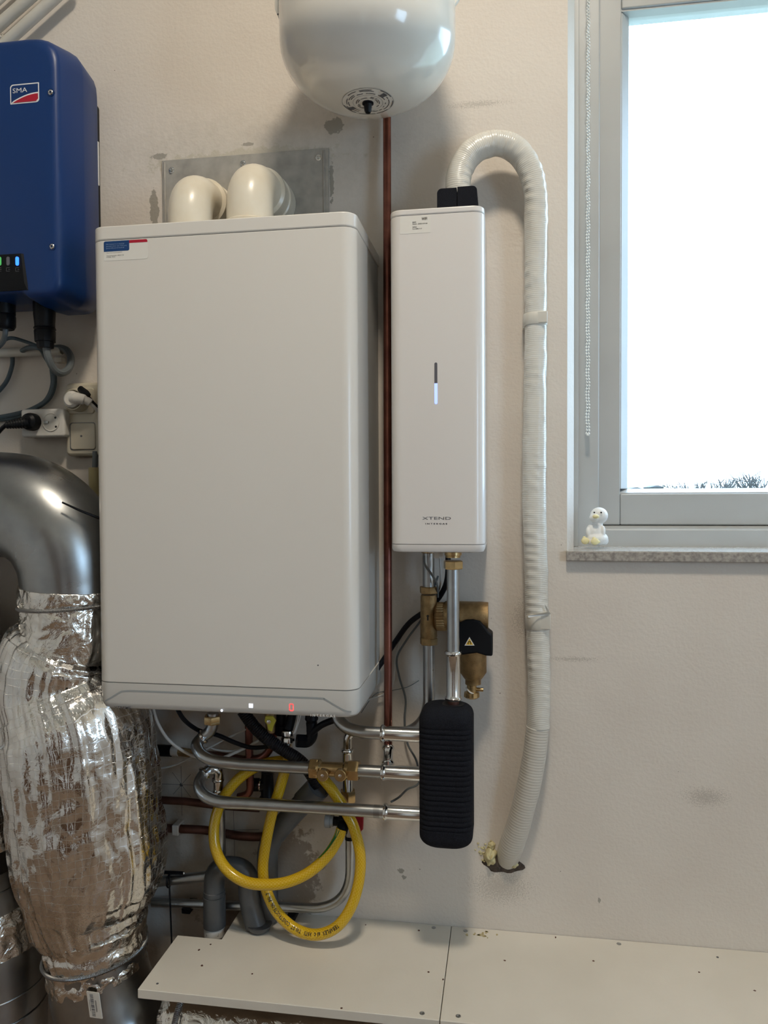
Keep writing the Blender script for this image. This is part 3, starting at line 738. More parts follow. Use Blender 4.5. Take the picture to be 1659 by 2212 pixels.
zz0, zz1 = P(205, 490, .03).z, P(205, 305, .03).z
mesh('side_vent', G().prism(rr(IXR-.04, P(214.5, 400, .016).x, zz0, zz1, .003), -.047, -.012, 'y'), 'black', iv, bevel=.002)
a, b = P(201, 308, .047), P(203, 402, .047)
mesh('bright_edge', G().box(IXR-.012, IXR-.0045, -.0505, -.0465, b.z, a.z), 'white_plastic', iv, smooth=False)
for px, py in ((112.5, 202), (115.5, 534)):
    c = P(px, py, IDp-.004)
    mesh('screw_recess', G().lathe(c, (0, -1, 0), [(0, .0072), (.0046, .0070), (.0048, .0055), (.0035, .0052)], 18, True), 'blue', iv)
    mesh('screw', G().lathe(c, (0, -1, 0), [(.001, .0050), (.0052, .0048), (.0062, .0036), (.0056, .0022), (.003, .0018)], 16), 'chrome', iv)
# logo badge
d = IDp+.0004
LX0, LX1 = P(22, 205, d).x, P(84.5, 200, d).x; LZ0, LZ1 = P(53, 223, d).z, P(53, 180.5, d).z
W_, H_ = LX1-LX0, LZ1-LZ0
lg = mesh('logo_badge', flat(rr(LX0, LX1, LZ0, LZ1, (.001, .006, .001, .006)), d), 'ink_white', iv, smooth=False)
e = W_*.035
mesh('logo_blue', flat(rr(LX0+e, LX1-e, LZ0+e, LZ1-e, (.0005, .005, .0005, .005)), d+.0002), 'blue', lg, smooth=False)
sw = [(LX0+e+W_*.93*t, LZ0+e+H_*.42*math.sin(t*math.pi/2)**.9) for t in [i/12 for i in range(13)]]
mesh('logo_line', flat([(LX0+e, LZ0+e)]+[(x, z+W_*.02) for x, z in sw[1:]]+[(LX1-e, LZ0+e)], d+.0004), 'ink_white', lg, smooth=False)
mesh('logo_swoosh', flat([(LX0+e+W_*.06, LZ0+e)]+[(x, z-W_*.022) for x, z in sw[2:]]+[(LX1-e, LZ0+e+.004), (LX1-e-.004, LZ0+e)], d+.0006), 'label_red', lg, smooth=False)
g = G(); text_fit(g, 'SMA', (LX0+W_*.10, -d-.0008, LZ0+H_*.55), (1, 0, 0), (0, 0, 1), W_*.50, H_*.24); mesh('lettering', g, 'ink_white', lg, smooth=False)
# black display hood at the bottom
g = G()
hx1 = P(55, 548, IDp).x
top = [(IXL+.13, 0), (hx1, 0)]
h0, h1, h2 = P(30, 548, IDp+.004).z, P(30, 612, IDp+.004).z, P(40, 641, .15).z
xa1, xa2 = P(52, 550, IDp).x, P(76, 641, .15).x
rings = []
mx_ = (IXL+IXR)/2
def hood(z, xr, df, db): return [(2*mx_-xr, -db, z), (xr, -db, z), (xr-.0, -df+.004, z), (xr-.004, -df, z), (2*mx_-xr+.004, -df, z), (2*mx_-xr, -df+.004, z)]
for z, xr, df in ((h0, xa1, IDp+.003), (h1, xa1+.006, IDp+.004), (h1-.012, xa1+.010, IDp+.001), (h2, xa2, .15)):
    rings.append(hood(z, xr, df, .10))
hd = mesh('display_hood', G().loft(rings), 'black', iv, angle=20)
for px, mm in ((-1, 'led_green'), (17.5, 'led_off'), (37, 'led_blue')):
    c = P(px, 564, IDp+.0042); k = L(3.6, c); hh = L(9.5, c)
    mesh('status_light', G().prism(rr(c.x-k, c.x+k, c.z-hh, c.z+hh, k*.98, 5), c.y-.0006, c.y+.002, 'y'), mm, hd, smooth=False)
g = G()
for px in (-1, 17.5, 37.5):
    c = P(px, 582, IDp+.0046); k = L(1, c)
    for (x0, x1, z0, z1) in ((-4, 4, 3.4, 4.2), (-4, 4, -4.2, -3.4), (-4.4, -3.6, -4, 4), (.5, 4.6, -.5, .5)):
        g.box(c.x+x0*k, c.x+x1*k, c.y-.0002, c.y, c.z+z0*k, c.z+z1*k)
mesh('icons', g, 'ink_grey', hd, smooth=False)
# cable glands under the inverter
gl_ = thing('cable_gland', 'large black screw gland under the blue inverter', 'cable gland', P(97, 750, .11))
c0 = P(95, 640, .11); c1 = P(98, 752, .11); ax = c1-c0; hL = ax.length; r0 = L(22.5, c0)
mesh('gland_body', G().lathe(c0, ax, [(0, r0*.8), (hL*.1, r0), (hL*.35, r0*1.0), (hL*.52, r0*.93), (hL*.6, r0*.93)], 24), 'black', gl_)
mesh('gland_nut', G().lathe(c0, ax, [(hL*.605, r0*.97), (hL*.63, r0*1.02), (hL*.66, r0*.92), (hL*.68, r0*.98), (hL*.88, r0*.94), (hL*.885, r0*.8), (hL, r0*.75)], 20, nonround=lambda q, t: 1+.025*math.cos(10*q)), 'black', gl_)
c0 = P(8, 640, .11); c1 = P(10, 712, .11); ax = c1-c0; hL = ax.length; r0 = L(23, c0)
g2 = thing('cable_gland', 'smaller black gland at the photo edge under the inverter', 'cable gland', c1)
mesh('gland_body', G().lathe(c0, ax, [(0, r0), (hL*.55, r0)], 24), 'black', g2)
mesh('gland_nut', G().lathe(c0, ax, [(hL*.56, r0*.95), (hL*.62, r0), (hL*.9, r0*.98), (hL, r0*.8)], 20, nonround=lambda q, t: 1+.03*math.cos(8*q)), 'black', g2)

# ================================================================== DUCTS ON THE LEFT
def station_tube(st, d, n=10, seg=48, disp=None, cap=True):
    pts, rs = [], []
    for s in st:
        p = P(s[0], s[1], s[3] if len(s) > 3 else d); pts.append((p.x, p.y, p.z, L(s[2], p)))
    # catmull rom on 4 values
    out = []
    m = len(pts)
    for i in range(m-1):
        q = [pts[min(max(i+k, 0), m-1)] for k in (-1, 0, 1, 2)]
        for k in range(n):
            t = k/n
            out.append([0.5*((2*q[1][c])+(q[2][c]-q[0][c])*t+(2*q[0][c]-5*q[1][c]+4*q[2][c]-q[3][c])*t*t+(3*q[1][c]-q[0][c]-3*q[2][c]+q[3][c])*t**3) for c in range(4)])
    out.append(list(pts[-1]))
    g = G(); g.tube([o[:3] for o in out], [o[3] for o in out], seg, cap, disp); return g
def crumple(amp, fu, fv, seed, long=0.0):
    def f(v, q):
        a = V((math.cos(q)*fu, math.sin(q)*fu, v*fv+seed))
        n1 = noise.noise(a); n2 = noise.noise(a*2.7); n3 = abs(noise.noise(a*1.6+V((5, 1, 2))))
        k = amp*(n1*.8+n2*.5-n3*.9)
        if long:
            b = V((math.cos(q)*9, math.sin(q)*9, v*2.6+seed)); k += long*(abs(noise.noise(b))-.25)+long*.35*noise.noise(b*2.3)
        return k
    return f
DD = .165
el = thing('steel_duct_elbow', 'smooth galvanised duct elbow curving in above the foil sleeve', 'duct', P(155, 1290, DD))
g = station_tube([(158, 1310, 103), (156, 1262, 104), (148, 1200, 108), (118, 1140, 112), (62, 1100, 113), (-10, 1089, 113), (-140, 1086, 113)], DD, 10, 56)
mesh('bend', g, 'galv', el)
pe = P(-138, 1086, DD); mesh('straight_run', G().cyl(pe, (RX0+.001, pe.y, pe.z), L(113, pe), 56), 'galv', el)
zt_a, zt_b = P(134, 1085, DD+.08), P(216, 1120, DD+.05)
mesh('zip_tie_tail', G().tube([zt_a, zt_a.lerp(zt_b, .5)+V((0, -.004, 0)), zt_b], [.0016, .0022, .0026], 8), 'black', el)
# foil sleeve (silencer)
si = thing('foil_duct_sleeve', 'crumpled foil-wrapped bulging duct sleeve left of the boiler pipes', 'duct', P(205, 2080, DD))
g = station_tube([(157, 1268, 109), (156, 1290, 110), (157, 1312, 106), (158, 1340, 107), (157, 1368, 109), (150, 1390, 112)], DD, 10, 120, crumple(.004, 5, 30, 1))
mesh('upper_cuff', g, 'foil_smooth', si, angle=180)
g = station_tube([(152, 1382, 106), (146, 1396, 120), (138, 1420, 128), (131, 1478, 130), (143, 1512, 141), (163, 1560, 159), (175, 1650, 161), (187, 1764, 159), (198, 1850, 156), (196, 1905, 144), (194, 1950, 126), (200, 1985, 117), (204, 2004, 108)], DD, 22, 150, crumple(.0035, 4, 16, 3, .009))
mesh('jacket', g, 'foil', si, angle=180)
g = station_tube([(203, 1990, 113), (205, 2012, 106), (206, 2030, 108), (207, 2058, 103), (210, 2080, 105), (214, 2098, 103)], DD, 10, 120, crumple(.004, 5, 30, 7))
mesh('lower_cuff', g, 'foil_smooth', si, angle=180)
def ring_at(px, py, rpx, d, tilt, rm, name, mm, par):
    c = P(px, py, d); R = L(rpx, c); pts = []
    for i in range(49):
        q = 2*math.pi*i/48; pts.append(c+V((math.cos(q)*R, math.sin(q)*R, math.cos(q)*R*tilt)))
    return mesh(name, G().tube(pts, rm, 8, False), mm, par)
ring_at(157, 1304, 108, DD, .04, .0034, 'band_clamp', 'clamp_steel', si)
ring_at(206, 2050, 106.5, DD, .12, .0034, 'band_clamp', 'clamp_steel', si)
# lower bend under the sleeve
lb_ = thing('steel_duct_elbow', 'galvanised lower duct elbow with a white barcode label', 'duct', P(230, 2180, DD))
g = station_tube([(208, 2040, 101), (213, 2095, 103), (226, 2150, 105), (252, 2210, 106), (300, 2262, 106), (370, 2300, 106), (420, 2312, 106)], DD, 10, 56)
mesh('bend', g, 'galv', lb_)
cl_ = P(206, 2169, DD+L(105, P(230, 2169, DD))*.99)
yd = V((.13, 0, -.99)).normalized(); xdv = V((.97, -.2, .12)).normalized(); nd = -xdv.cross(yd).normalized()
if nd.y > 0: nd = -nd
lw, lh = L(33, cl_), L(56, cl_)
g = G(); o_ = cl_+nd*.003
def lab(u, v, off=0): return o_+xdv*(u*lw)+yd*(v*lh)+nd*off
g.loft([[lab(-.5, -.5), lab(.5, -.5), lab(.5, .5), lab(-.5, .5)], [lab(-.5, -.5, -.002), lab(.5, -.5, -.002), lab(.5, .5, -.002), lab(-.5, .5, -.002)]])
ba = mesh('barcode_label', g, 'paper', lb_, smooth=False)
g = G(); v = -.42; rnd = random.Random(5)
while v < .42:
    hgt = rnd.uniform(.008, .03); g.add([lab(-.26, v, .0002), lab(.02, v, .0002), lab(.02, v+hgt, .0002), lab(-.26, v+hgt, .0002)], [(0, 1, 2, 3)]); v += hgt+rnd.uniform(.01, .03)
for u in (.12, .18, -.36): g.add([lab(u, -.2, .0002), lab(u+.03, -.2, .0002), lab(u+.03, .25, .0002), lab(u, .25, .0002)], [(0, 1, 2, 3)])
mesh('print', g, 'ink_grey', ba, smooth=False)
# second duct at the picture's left edge
d2 = thing('steel_duct', 'galvanised duct with torn foil cuffs at the lower left edge', 'duct', P(-15, 2300, .14))
g = station_tube([(-45, 1830, 104), (-58, 1870, 106), (-28, 2000, 107), (-16, 2100, 108), (-14, 2230, 108), (-14, 2420, 108)], .14, 10, 48)
mesh('pipe', g, 'galv', d2)
pe = P(-14, 2416, .14); mesh('lower_run', G().cyl(pe, (pe.x, pe.y, FLOOR), L(108, pe), 48), 'galv', d2)
pe = P(-100, 1484, .14); mesh('upper_bend', G().tube(fil([pe, pe+V((0, 0, .10)), (RX0+.001, pe.y, pe.z+.10)], .09, 12), L(109, pe), 48), 'galv', d2)
g = station_tube([(-100, 1480, 112), (-98, 1560, 113), (-90, 1680, 113), (-72, 1790, 112), (-62, 1838, 109)], .14, 16, 110, crumple(.0035, 4, 18, 11, .006))
mesh('foil_jacket', g, 'foil', d2, angle=180)
g = station_tube([(-36, 1962, 110), (-28, 1995, 112), (-22, 2020, 110), (-20, 2036, 110)], .14, 10, 110, crumple(.003, 5, 26, 15))
mesh('foil_cuff', g, 'foil_smooth', d2, angle=180)
for px, py in ((-52, 1905), (-16, 2120), (-14, 2170)): ring_at(px, py, 108.5, .14, .1, .0018, 'seam_ring', 'galv', d2)

# ================================================================== SHELF
ZSH = -.4654
fl = PZ(300, 2137, ZSH); YF = fl.y
n1 = PZ(380, 2021, ZSH); n2 = PZ(476, 2027, ZSH); n3 = PZ(512, 1982, ZSH)
xl = (fl.x+n1.x)/2; yn = (n1.y+n2.y)/2; xn = (n2.x+n3.x)/2
sa, sb = PZ(975, 1999, ZSH), PZ(950, 2205, ZSH); xs = (sa.x+sb.x)/2
TH = .016
s1 = thing('shelf_board', 'left white painted shelf board with a notched back corner', 'shelf', ((xl+xs)/2, YF, ZSH-TH))
mesh('board', G().prism([(xl, YF), (xs-.0006, YF), (xs-.0006, -.001), (xn, -.001), (xn, yn), (xl, yn)], ZSH-TH, ZSH), 'shelf_white', s1, bevel=.0012, smooth=False)
s2 = thing('shelf_board', 'right white painted shelf board under the window', 'shelf', ((xs+1.9)/2, YF, ZSH-TH))
mesh('board', G().prism([(xs+.0006, YF), (2.0, YF), (2.0, -.001), (xs+.0006, -.001)], ZSH-TH, ZSH), 'shelf_white', s2, bevel=.0012, smooth=False)
for px, py, par in ((937, 2004, s1), (912, 2189, s1), (340, 2125, s1), (1006, 2011, s2), (990, 2195, s2), (1337, 2039, s2), (1550, 2068, s2)):
    c = PZ(px, py, ZSH); sm = px in (340, 1550)
    r_ = .0022 if sm else .0042
    mesh('screw', G().lathe(c, (0, 0, 1), [(-.001, r_), (.0006, r_), (.0009, r_*.7), (.0001, r_*.35)], 14), 'zinc' if not sm else 'ink_grey', par)
for par, x0, x1 in ((s1, xl+.05, xs-.01), (s2, xs+.01, 1.95)):
    mesh('support_batten', G().box(x0 if par is s2 else xn+.02, x1, -.045, -.001, ZSH-TH-.045, ZSH-TH), 'shelf_white', par, smooth=False)
rnd = random.Random(12)
def fleck(g, px, py, rx, ry, hgt=.0006, z=None):
    c = PZ(px, py, ZSH); a, b = L(rx, c), L(ry, c)*2.2; n = 8
    ring = [(c.x+math.cos(q)*a*rnd.uniform(.6, 1.2), c.y+math.sin(q)*b*rnd.uniform(.6, 1.2)) for q in [2*math.pi*i/n for i in range(n)]]
    g.prism(ring, ZSH, ZSH+hgt, 'z')
g = G()
for _ in range(16): fleck(g, rnd.gauss(1046, 15), rnd.gauss(2018, 4), rnd.uniform(1.5, 5), rnd.uniform(.8, 2))
mesh('paint_flakes', g, 'pvc_yellowed', s2, smooth=False, kind='stuff')
for par, lst in ((s1, ((926, 2100), (957, 2116), (905, 2010), (790, 1998), (738, 2178), (430, 2052), (455, 2040), (436, 2086), (545, 2104))), (s2, ((1282, 2076), (1090, 2075), (1510, 2100), (1630, 2140), (1200, 2025)))):
    g = G()
    for px, py in lst: fleck(g, px, py, rnd.uniform(1.2, 3), rnd.uniform(.7, 1.6), .0004)
    mesh('specks', g, 'copper_dull', par, smooth=False, kind='stuff')
# foil duct lying under the shelf
un = thing('foil_duct', 'foil duct lying under the front edge of the shelf', 'duct', P(500, 2290, .2))
c0 = P(372, 2268, .19); zc = ZSH-TH-.012-.088
pts = [V((c0.x+k*.02, -.19-.0*k, zc)) for k in range(48)]
mesh('jacket', G().tube(pts, .082, 90, True, crumple(.004, 4, 14, 21, .003)), 'foil_smooth', un, angle=180)
cR = [V((c0.x+.035, -.19+math.sin(q)*.087, zc+math.cos(q)*.087)) for q in [2*math.pi*i/40 for i in range(41)]]
mesh('band_clamp', G().tube(cR, .0045, 8, False), 'clamp_steel', un)

# ================================================================== FLUE PLATE AND ELBOWS
x0, x1 = P(350, 400, .004).x, P(710, 400, .004).x; z1 = P(530, 333, .004).z; z0 = .80
fp = thing('flue_plate', 'dull galvanised wall plate behind the two flue elbows', 'metal plate', ((x0+x1)/2, 0, z0))
mesh('plate', G().box(x0, x1, -.004, 0, z0, z1), 'galv_plate', fp, bevel=.0008)
for xx in (x0+.006, x1-.009): mesh('folded_rib', G().box(xx-.0015, xx+.0015, -.0058, -.0035, z0, z1-.004), 'galv_plate', fp, bevel=.0009)
for px, py in ((371, 367.5), (525, 353), (688, 340.5)):
    c = P(px, py, .004); mesh('screw', G().lathe(c, (0, -1, 0), [(-.001, .0062), (.0006, .0060), (.001, .0040), (.0042, .0036), (.0042, .002), (.0025, .0018)], 14), 'chrome', fp)
def flue(px, ytop, dax, label, group, collar):
    c = P(px, 462, dax); x = c.x; r = .0395 if not collar else .0415
    zt2 = P(px, ytop, dax*.75).z; za = zt2-r
    t = thing('flue_elbow', label, 'flue pipe', (x, -dax, BH), group)
    pth = fil([(x, -dax, BH), (x, -dax, za), (x, -.004, za)], .058, 14)
    mesh('bend', G().tube(pth, r, 36), 'pvc_cream', t)
    prof = [(0, r+.004), (.010, r+.0045), (.012, r+.002), (.016, r+.0005)] if not collar else [(0, r+.001), (.012, r+.001), (.016, r+.004), (.026, r+.004), (.029, r+.0005)]
    mesh('socket', G().lathe((x, -dax, BH), (0, 0, 1), prof, 36), 'pvc_cream', t)
    mesh('wall_socket', G().lathe((x, -.0045, za), (0, -1, 0), [(0, r+.0085), (.032, r+.008), (.034, r+.0055), (.052, r+.005), (.056, r+.0065), (.064, r+.006), (.068, r+.0003)], 36), 'pvc_cream', t)
flue(411, 379, .130, 'lower cream plastic flue elbow on the left of the boiler top', 'flue elbows', False)
flue(540, 354, .130, 'taller cream plastic flue elbow with a collar on the boiler top', 'flue elbows', True)

# ================================================================== WHITE WRAPPED HOSE
hp = [(992, 440, .066, 26), (989, 400, .066, 27), (997, 362, .063, 27), (1022, 328, .060, 27), (1068, 310, .055, 27), (1112, 322, .050, 27), (1142, 362, .045, 26), (1156, 420, .040, 25), (1158, 500, .036, 24.5), (1157, 600, .033, 23.5),
      (1157, 690, .032, 23), (1156, 800, .031, 23.5), (1155, 900, .031, 24.5), (1154, 1000, .031, 25), (1154, 1100, .031, 25), (1157, 1200, .031, 25), (1159, 1290, .031, 24.5), (1161, 1340, .031, 25),
      (1163, 1420, .031, 24.5), (1164, 1500, .031, 24.5), (1162, 1570, .031, 24.5), (1153, 1640, .031, 25), (1140, 1705, .030, 25.5), (1122, 1775, .024, 25.5), (1104, 1828, .010, 26), (1096, 1852, -.012, 25), (1090, 1870, -.04, 24)]
hz = thing('insulated_hose', 'long white wrapped pipe looping from the slim unit into the wall', 'pipe', P(1085, 1880, 0))
def fold(v, q):
    a = V((math.cos(q)*1.6, math.sin(q)*1.6, v*26)); s = noise.noise(a); b_ = noise.noise(V((math.cos(q)*1.1+3, math.sin(q)*1.1, v*60)))
    m_ = max(0, noise.noise(V((math.cos(q)*.9, math.sin(q)*.9+7, v*11))))
    return .0012*s+.0008*max(0, b_-.15)*2.2+.0024*m_*abs(math.sin(v*190+1.6*math.sin(q+.6)+3*noise.noise(V((v*14, 3, 1)))))**3
k1 = 20
def hstat(lst): return [(a, b, r, d) for a, b, d, r in lst]
mesh('wrapped_pipe', station_tube(hstat(hp[0:21]), 0, 26, 36, fold), 'wrap', hz, angle=180)
mesh('taped_end', station_tube(hstat(hp[20:]), 0, 12, 32, lambda v, q: .5*fold(v, q)), 'wrap_smooth', hz, angle=180)
for (px, py, hgt, rp) in ((1156, 692, 26, 26), (1162, 1341, 34, 27)):
    c = P(px, py, .031); r_ = L(rp, c); hh = L(hgt, c)
    g = G(); g.lathe((c.x, c.y, c.z-hh/2), (0, 0, 1), [(0, r_*.97), (.001, r_), (hh-.001, r_), (hh, r_*.97)], 32)
    g.box(c.x-r_, c.x+r_, -.02, 0, c.z-hh/2, c.z+hh/2)
    cl = mesh('pipe_clip', g, 'pvc_white', hz, bevel=.001)
    mesh('clip_latch', G().box(c.x+r_*.05, c.x+r_*.95, c.y-r_*.98, c.y-r_*.6, c.z-hh*.42, c.z+hh*.55), 'pvc_white', cl, bevel=.0015)
c = P(1188, 1322, .045); g = G(); g.add([P(1140, 1330, .064), P(1185, 1322, .058), P(1190, 1327, .05), P(1142, 1334, .064)], [(0, 1, 2, 3)]); g.add([P(1176, 1304, .06), P(1190, 1326, .048), P(1182, 1326, .05)], [(0, 1, 2)])
mesh('torn_tape', g, 'wrap_smooth', hz, smooth=False)
# broken-out hole and foam at its foot
ho = thing('pipe_hole', 'broken hole in the wall with yellowed foam at the hose foot', 'wall hole', P(1088, 1885, 0))
def lump(px, py, rx, ry, dep, seed, n=14):
    c = P(px, py, 0); rings = []
    for i in range(7):
        q = math.pi/2*i/6; rad = math.cos(q)
        ring = []
        for j in range(n*2):
            a = 2*math.pi*j/(n*2); k = 1+.35*noise.noise(V((math.cos(a)*1.5+seed, math.sin(a)*1.5, i*.35)))
            ring.append((c.x+math.cos(a)*L(rx, c)*max(rad, .03)*k, -dep*math.sin(q)*k, c.z+math.sin(a)*L(ry, c)*max(rad, .03)*k))
        rings.append(ring)
    return G().loft(rings)
mesh('broken_plaster', lump(1087, 1866, 39, 21, .004, 2), 'hole_dark', ho, angle=180)
mesh('foam_lump', lump(1060, 1848, 13, 20, .016, 5), 'foam_pu', ho, angle=180)
mesh('foam_lump', lump(1109, 1864, 10, 9, .012, 8), 'foam_pu', ho, angle=180)
mesh('foam_lump', lump(1062, 1826, 8, 10, .008, 12), 'foam_pu', ho, angle=180)
g = G(); rnd = random.Random(9)
for _ in range(26):
    px, py = rnd.gauss(1046, 9), rnd.gauss(1836, 15); gg = lump(px, py, rnd.uniform(1.5, 4), rnd.uniform(1.2, 3), .0022, rnd.random()*9, 4); g.add(gg.v, gg.f)
mesh('foam_smear', g, 'foam_pu', ho, angle=180, kind='stuff')

# ================================================================== PIPEWORK
R22, R15 = .0110, .0075
def coupling(name, a, b, r, par, mm='chrome', ends=(1, 1), band=True):
    """press fitting from a to b with a bulged rim at the chosen ends"""
    a, b = V(a), V(b); h = (b-a).length; pf = []
    if ends[0]: pf += [(-.0005, r), (0, r+.0028), (.002, r+.0042), (.0045, r+.0042), (.0065, r+.0026)]
    else: pf += [(0, r+.0015)]
    pf += [(.009 if ends[0] else .002, r+.0015), (h-.009 if ends[1] else h, r+.0015)]
    if ends[1]: pf += [(h-.0065, r+.0026), (h-.0045, r+.0042), (h-.002, r+.0042), (h, r+.0028), (h+.0005, r)]
    return mesh(name, G().lathe(a, b-a, pf, 28), mm, par)

# -- foam-covered header
FDc = .12
hx0, hx1_ = P(905, 1680, FDc+.03).x, P(1021, 1680, FDc+.03).x
hz1, hz0 = P(963, 1520, FDc).z, P(963, 1834, FDc+.03).z
hxm = (hx0+hx1_)/2
hd_ = thing('header_insulation', 'black ribbed foam block around the vertical pipe header', 'pipe insulation', (hxm, -FDc, hz0))
def fring(z, ins, wav=0): return [(a, b, z) for a, b in rr(hx0+ins, hx1_-ins, -FDc-.046+ins+wav, -FDc+.046-ins, .022, 6)]
rings = []
H = hz1-hz0; N = 150
for i in range(N+1):
    z = hz0+H*i/N; e = min(z-hz0, hz1-z); rad = .024
    ins = rad-math.sqrt(max(0, rad*rad-(rad-min(e, rad))**2)) if e < rad else 0
    wav = .0023*(1-abs(math.sin((z-hz0)*math.pi/.0088)))**2 if .035 < z-hz0 < H-.028 else 0
    rings.append(fring(z, ins*.95, wav))
mesh('foam_block', G().loft(rings), 'foam', hd_, angle=50)
pc = P(979, 1515, FDc)
mesh('top_opening', G().lathe((pc.x, -FDc, hz1-.004), (0, 0, 1), [(0, .017), (.0045, .0195)], 24), 'ink', hd_)
# -- right unit pipe: nut, tube, coupling, brown stub into the header
xr = P(979, 1300, FDc).x
def zAt(py, px=979, d=FDc): return P(px, py, d).z
t = thing('heating_pipe', 'zinc pipe dropping from the slim unit into the foam block', 'pipe', (xr, -FDc, hz1))
mesh('tube', G().cyl((xr, -FDc, zAt(1225)), (xr, -FDc, zAt(1412)), R22, 28), 'zinc', t)
mesh('threaded_collar', G().lathe((xr, -FDc, xz0+.004), (0, 0, -1), [(0, .0150), (.003, .0150), (.0035, .0138), (.006, .0138), (.0065, .0150), (.012, .0150), (.013, .013), (.016, .013)], 24), 'brass', t)
mesh('union_nut', G().hexnut((xr, -FDc, zAt(1211)), (xr, -FDc, zAt(1229)), .0175), 'brass', t)
coupling('press_coupling', (xr, -FDc, zAt(1406)), (xr, -FDc, zAt(1512)), R22, t)
mesh('lower_stub', G().cyl((xr, -FDc, zAt(1508)), (xr, -FDc, hz1-.02), .0098, 24), 'copper_dull', t)
# -- left unit pipe with the brass filter tee
DL = .055
xl_ = P(926, 1300, DL).x
def zL(py): return P(926, py, DL).z
t = thing('heating_pipe', 'zinc pipe behind, carrying the brass filter tee below the slim unit', 'pipe', (xl_, -DL, zL(1560)))
mesh('tube', G().cyl((xl_, -DL, xz0+.002), (xl_, -DL, zL(1272)), R22, 26), 'zinc', t)
mesh('threaded_collar', G().lathe((xl_, -DL, xz0+.003), (0, 0, -1), [(0, .0135), (.012, .0135), (.013, .0118)], 22), 'brass', t)
zc_ = P(850, 1586, DL).z
pth = fil([(xl_, -DL, zL(1382)), (xl_, -DL, zc_), (P(752, 1590, DL).x, -DL, zc_)], .075, 14)
mesh('lower_tube', G().tube(pth[:-1]+[V((P(780, 1590, DL).x, -DL, zc_))], R22, 26), 'zinc', t)
xe = P(751, 1640, DL).x
pth = fil([(P(782, 1590, DL).x, -DL, zc_), (xe, -DL, zc_), (xe, -DL, P(751, 1640, DL).z)], .017, 10)
mesh('small_elbow', G().tube(pth, R15+.001, 22), 'chrome', t)
coupling('press_coupling', (xe, -DL, P(751, 1617, DL).z), (xe, -DL, P(752, 1722, DL).z), R15+.001, t, ends=(1, 1))
mesh('union_nut', G().hexnut((xe, -DL, P(755, 1707, DL).z), (xe, -DL, P(755, 1732, DL).z), .0155), 'brass', t)
# filter
f = thing('magnetic_filter', 'cast brass magnetic dirt filter with a black cap and warning triangle', 'pipe filter', (P(1025, 1400, .075).x, -.075, zL(1505)))
mesh('tee_body', G().lathe((xl_, -DL, zL(1285)), (0, 0, -1), [(0, .0140), (.003, .0150), (zL(1285)-zL(1378)-.003, .0155), (zL(1285)-zL(1378), .0145)], 28), 'brass_cast', f)
for y0, y1 in ((1267, 1282), (1377, 1392)): mesh('hex_nut', G().hexnut((xl_, -DL, zL(y0)), (xl_, -DL, zL(y1)), .0172), 'brass_cast', f)
zk = zL(1331)
mesh('flow_arrow', G().prism([(xl_-.0002, zk+.0052), (xl_+.0032, zk+.0022), (xl_+.0012, zk+.0022), (xl_+.0012, zk-.0055), (xl_-.0016, zk-.0055), (xl_-.0016, zk+.0022), (xl_-.0036, zk+.0022)], -DL-.0159, -DL-.0153, 'y'), 'ink', f, smooth=False)
mesh('knurled_collar', G().lathe((xl_+.012, -DL, zk), (1, 0, 0), [(0, .020), (.004, .0255), (.020, .0255), (.022, .024)], 64, nonround=lambda q, t_: 1+.03*(1 if math.cos(32*q) > 0 else -1)), 'brass_cast', f)
xf0, xf1 = P(958, 1331, DL).x, P(1057, 1331, DL).x
zh = P(1020, 1331, DL).z
rings = []
for tx_, k in ((xf0, .9), (xf0+.004, 1), (xf1-.014, 1), (xf1-.013, 1)):
    rings.append([(tx_, -DL-math.cos(q)*.027*k, zh+math.sin(q)*.027*k) for q in [2*math.pi*i/32 for i in range(32)]])
rings.append([(xf1-.002+.0*math.sin(q), -DL-math.cos(q)*.026, zh+math.sin(q)*.026) for q in [2*math.pi*i/32 for i in range(32)]])
mesh('filter_head', G().loft(rings), 'brass_cast', f, angle=60)
xb = P(1022, 1430, DL).x
zb0 = zh
mesh('filter_bowl', G().lathe((xb, -DL, zb0), (0, 0, -1), [(0, .024), (zb0-zL(1448), .0245), (zb0-zL(1462), .0165), (zb0-zL(1464), .0145), (zb0-zL(1474), .0145)], 32), 'brass_cast', f, angle=50)
def fzz(py): return P(1026, py, DL+.03).z
cx0, cx1 = P(992, 1380, DL+.03).x, P(1063, 1380, DL+.03).x
ol = []
for px, py in ((990, 1416), (1030, 1411), (1050, 1417), (1064, 1418), (1064, 1372), (1056, 1366), (1046, 1352), (1037, 1342), (1022, 1338), (1006, 1339), (990, 1346)):
    p = P(px, py, DL+.031); ol.append((p.x, p.z))
cap = mesh('black_cap', G().prism(ol, -DL-.031, -DL+.012, 'y'), 'rubber', f, bevel=.003)
a, b, c = P(1014, 1376, DL+.0315), P(1003.5, 1394.5, DL+.0315), P(1025, 1394.5, DL+.0315)
stk = mesh('warning_triangle', G().prism([(a.x, a.z), (b.x, b.z), (c.x, c.z)], -DL-.0316, -DL-.031, 'y'), 'ink_white', cap, smooth=False)
m_ = (a+b+c)/3
mesh('yellow_field', G().prism([(m_.x+(q.x-m_.x)*.72, m_.z+(q.z-m_.z)*.72) for q in (a, b, c)], -DL-.0319, -DL-.0316, 'y'), 'sticker_yellow', stk, smooth=False)
k = L(1, m_); g = G()
for s in (-1, 1): g.box(m_.x+s*2.6*k-k*.8, m_.x+s*2.6*k+k*.8, -DL-.0321, -DL-.0319, m_.z-3.4*k, m_.z+1.5*k)
g.box(m_.x-2.8*k, m_.x+2.8*k, -DL-.0321, -DL-.0319, m_.z+1.5*k, m_.z+3.2*k)
mesh('magnet_symbol', g, 'ink', stk, smooth=False)
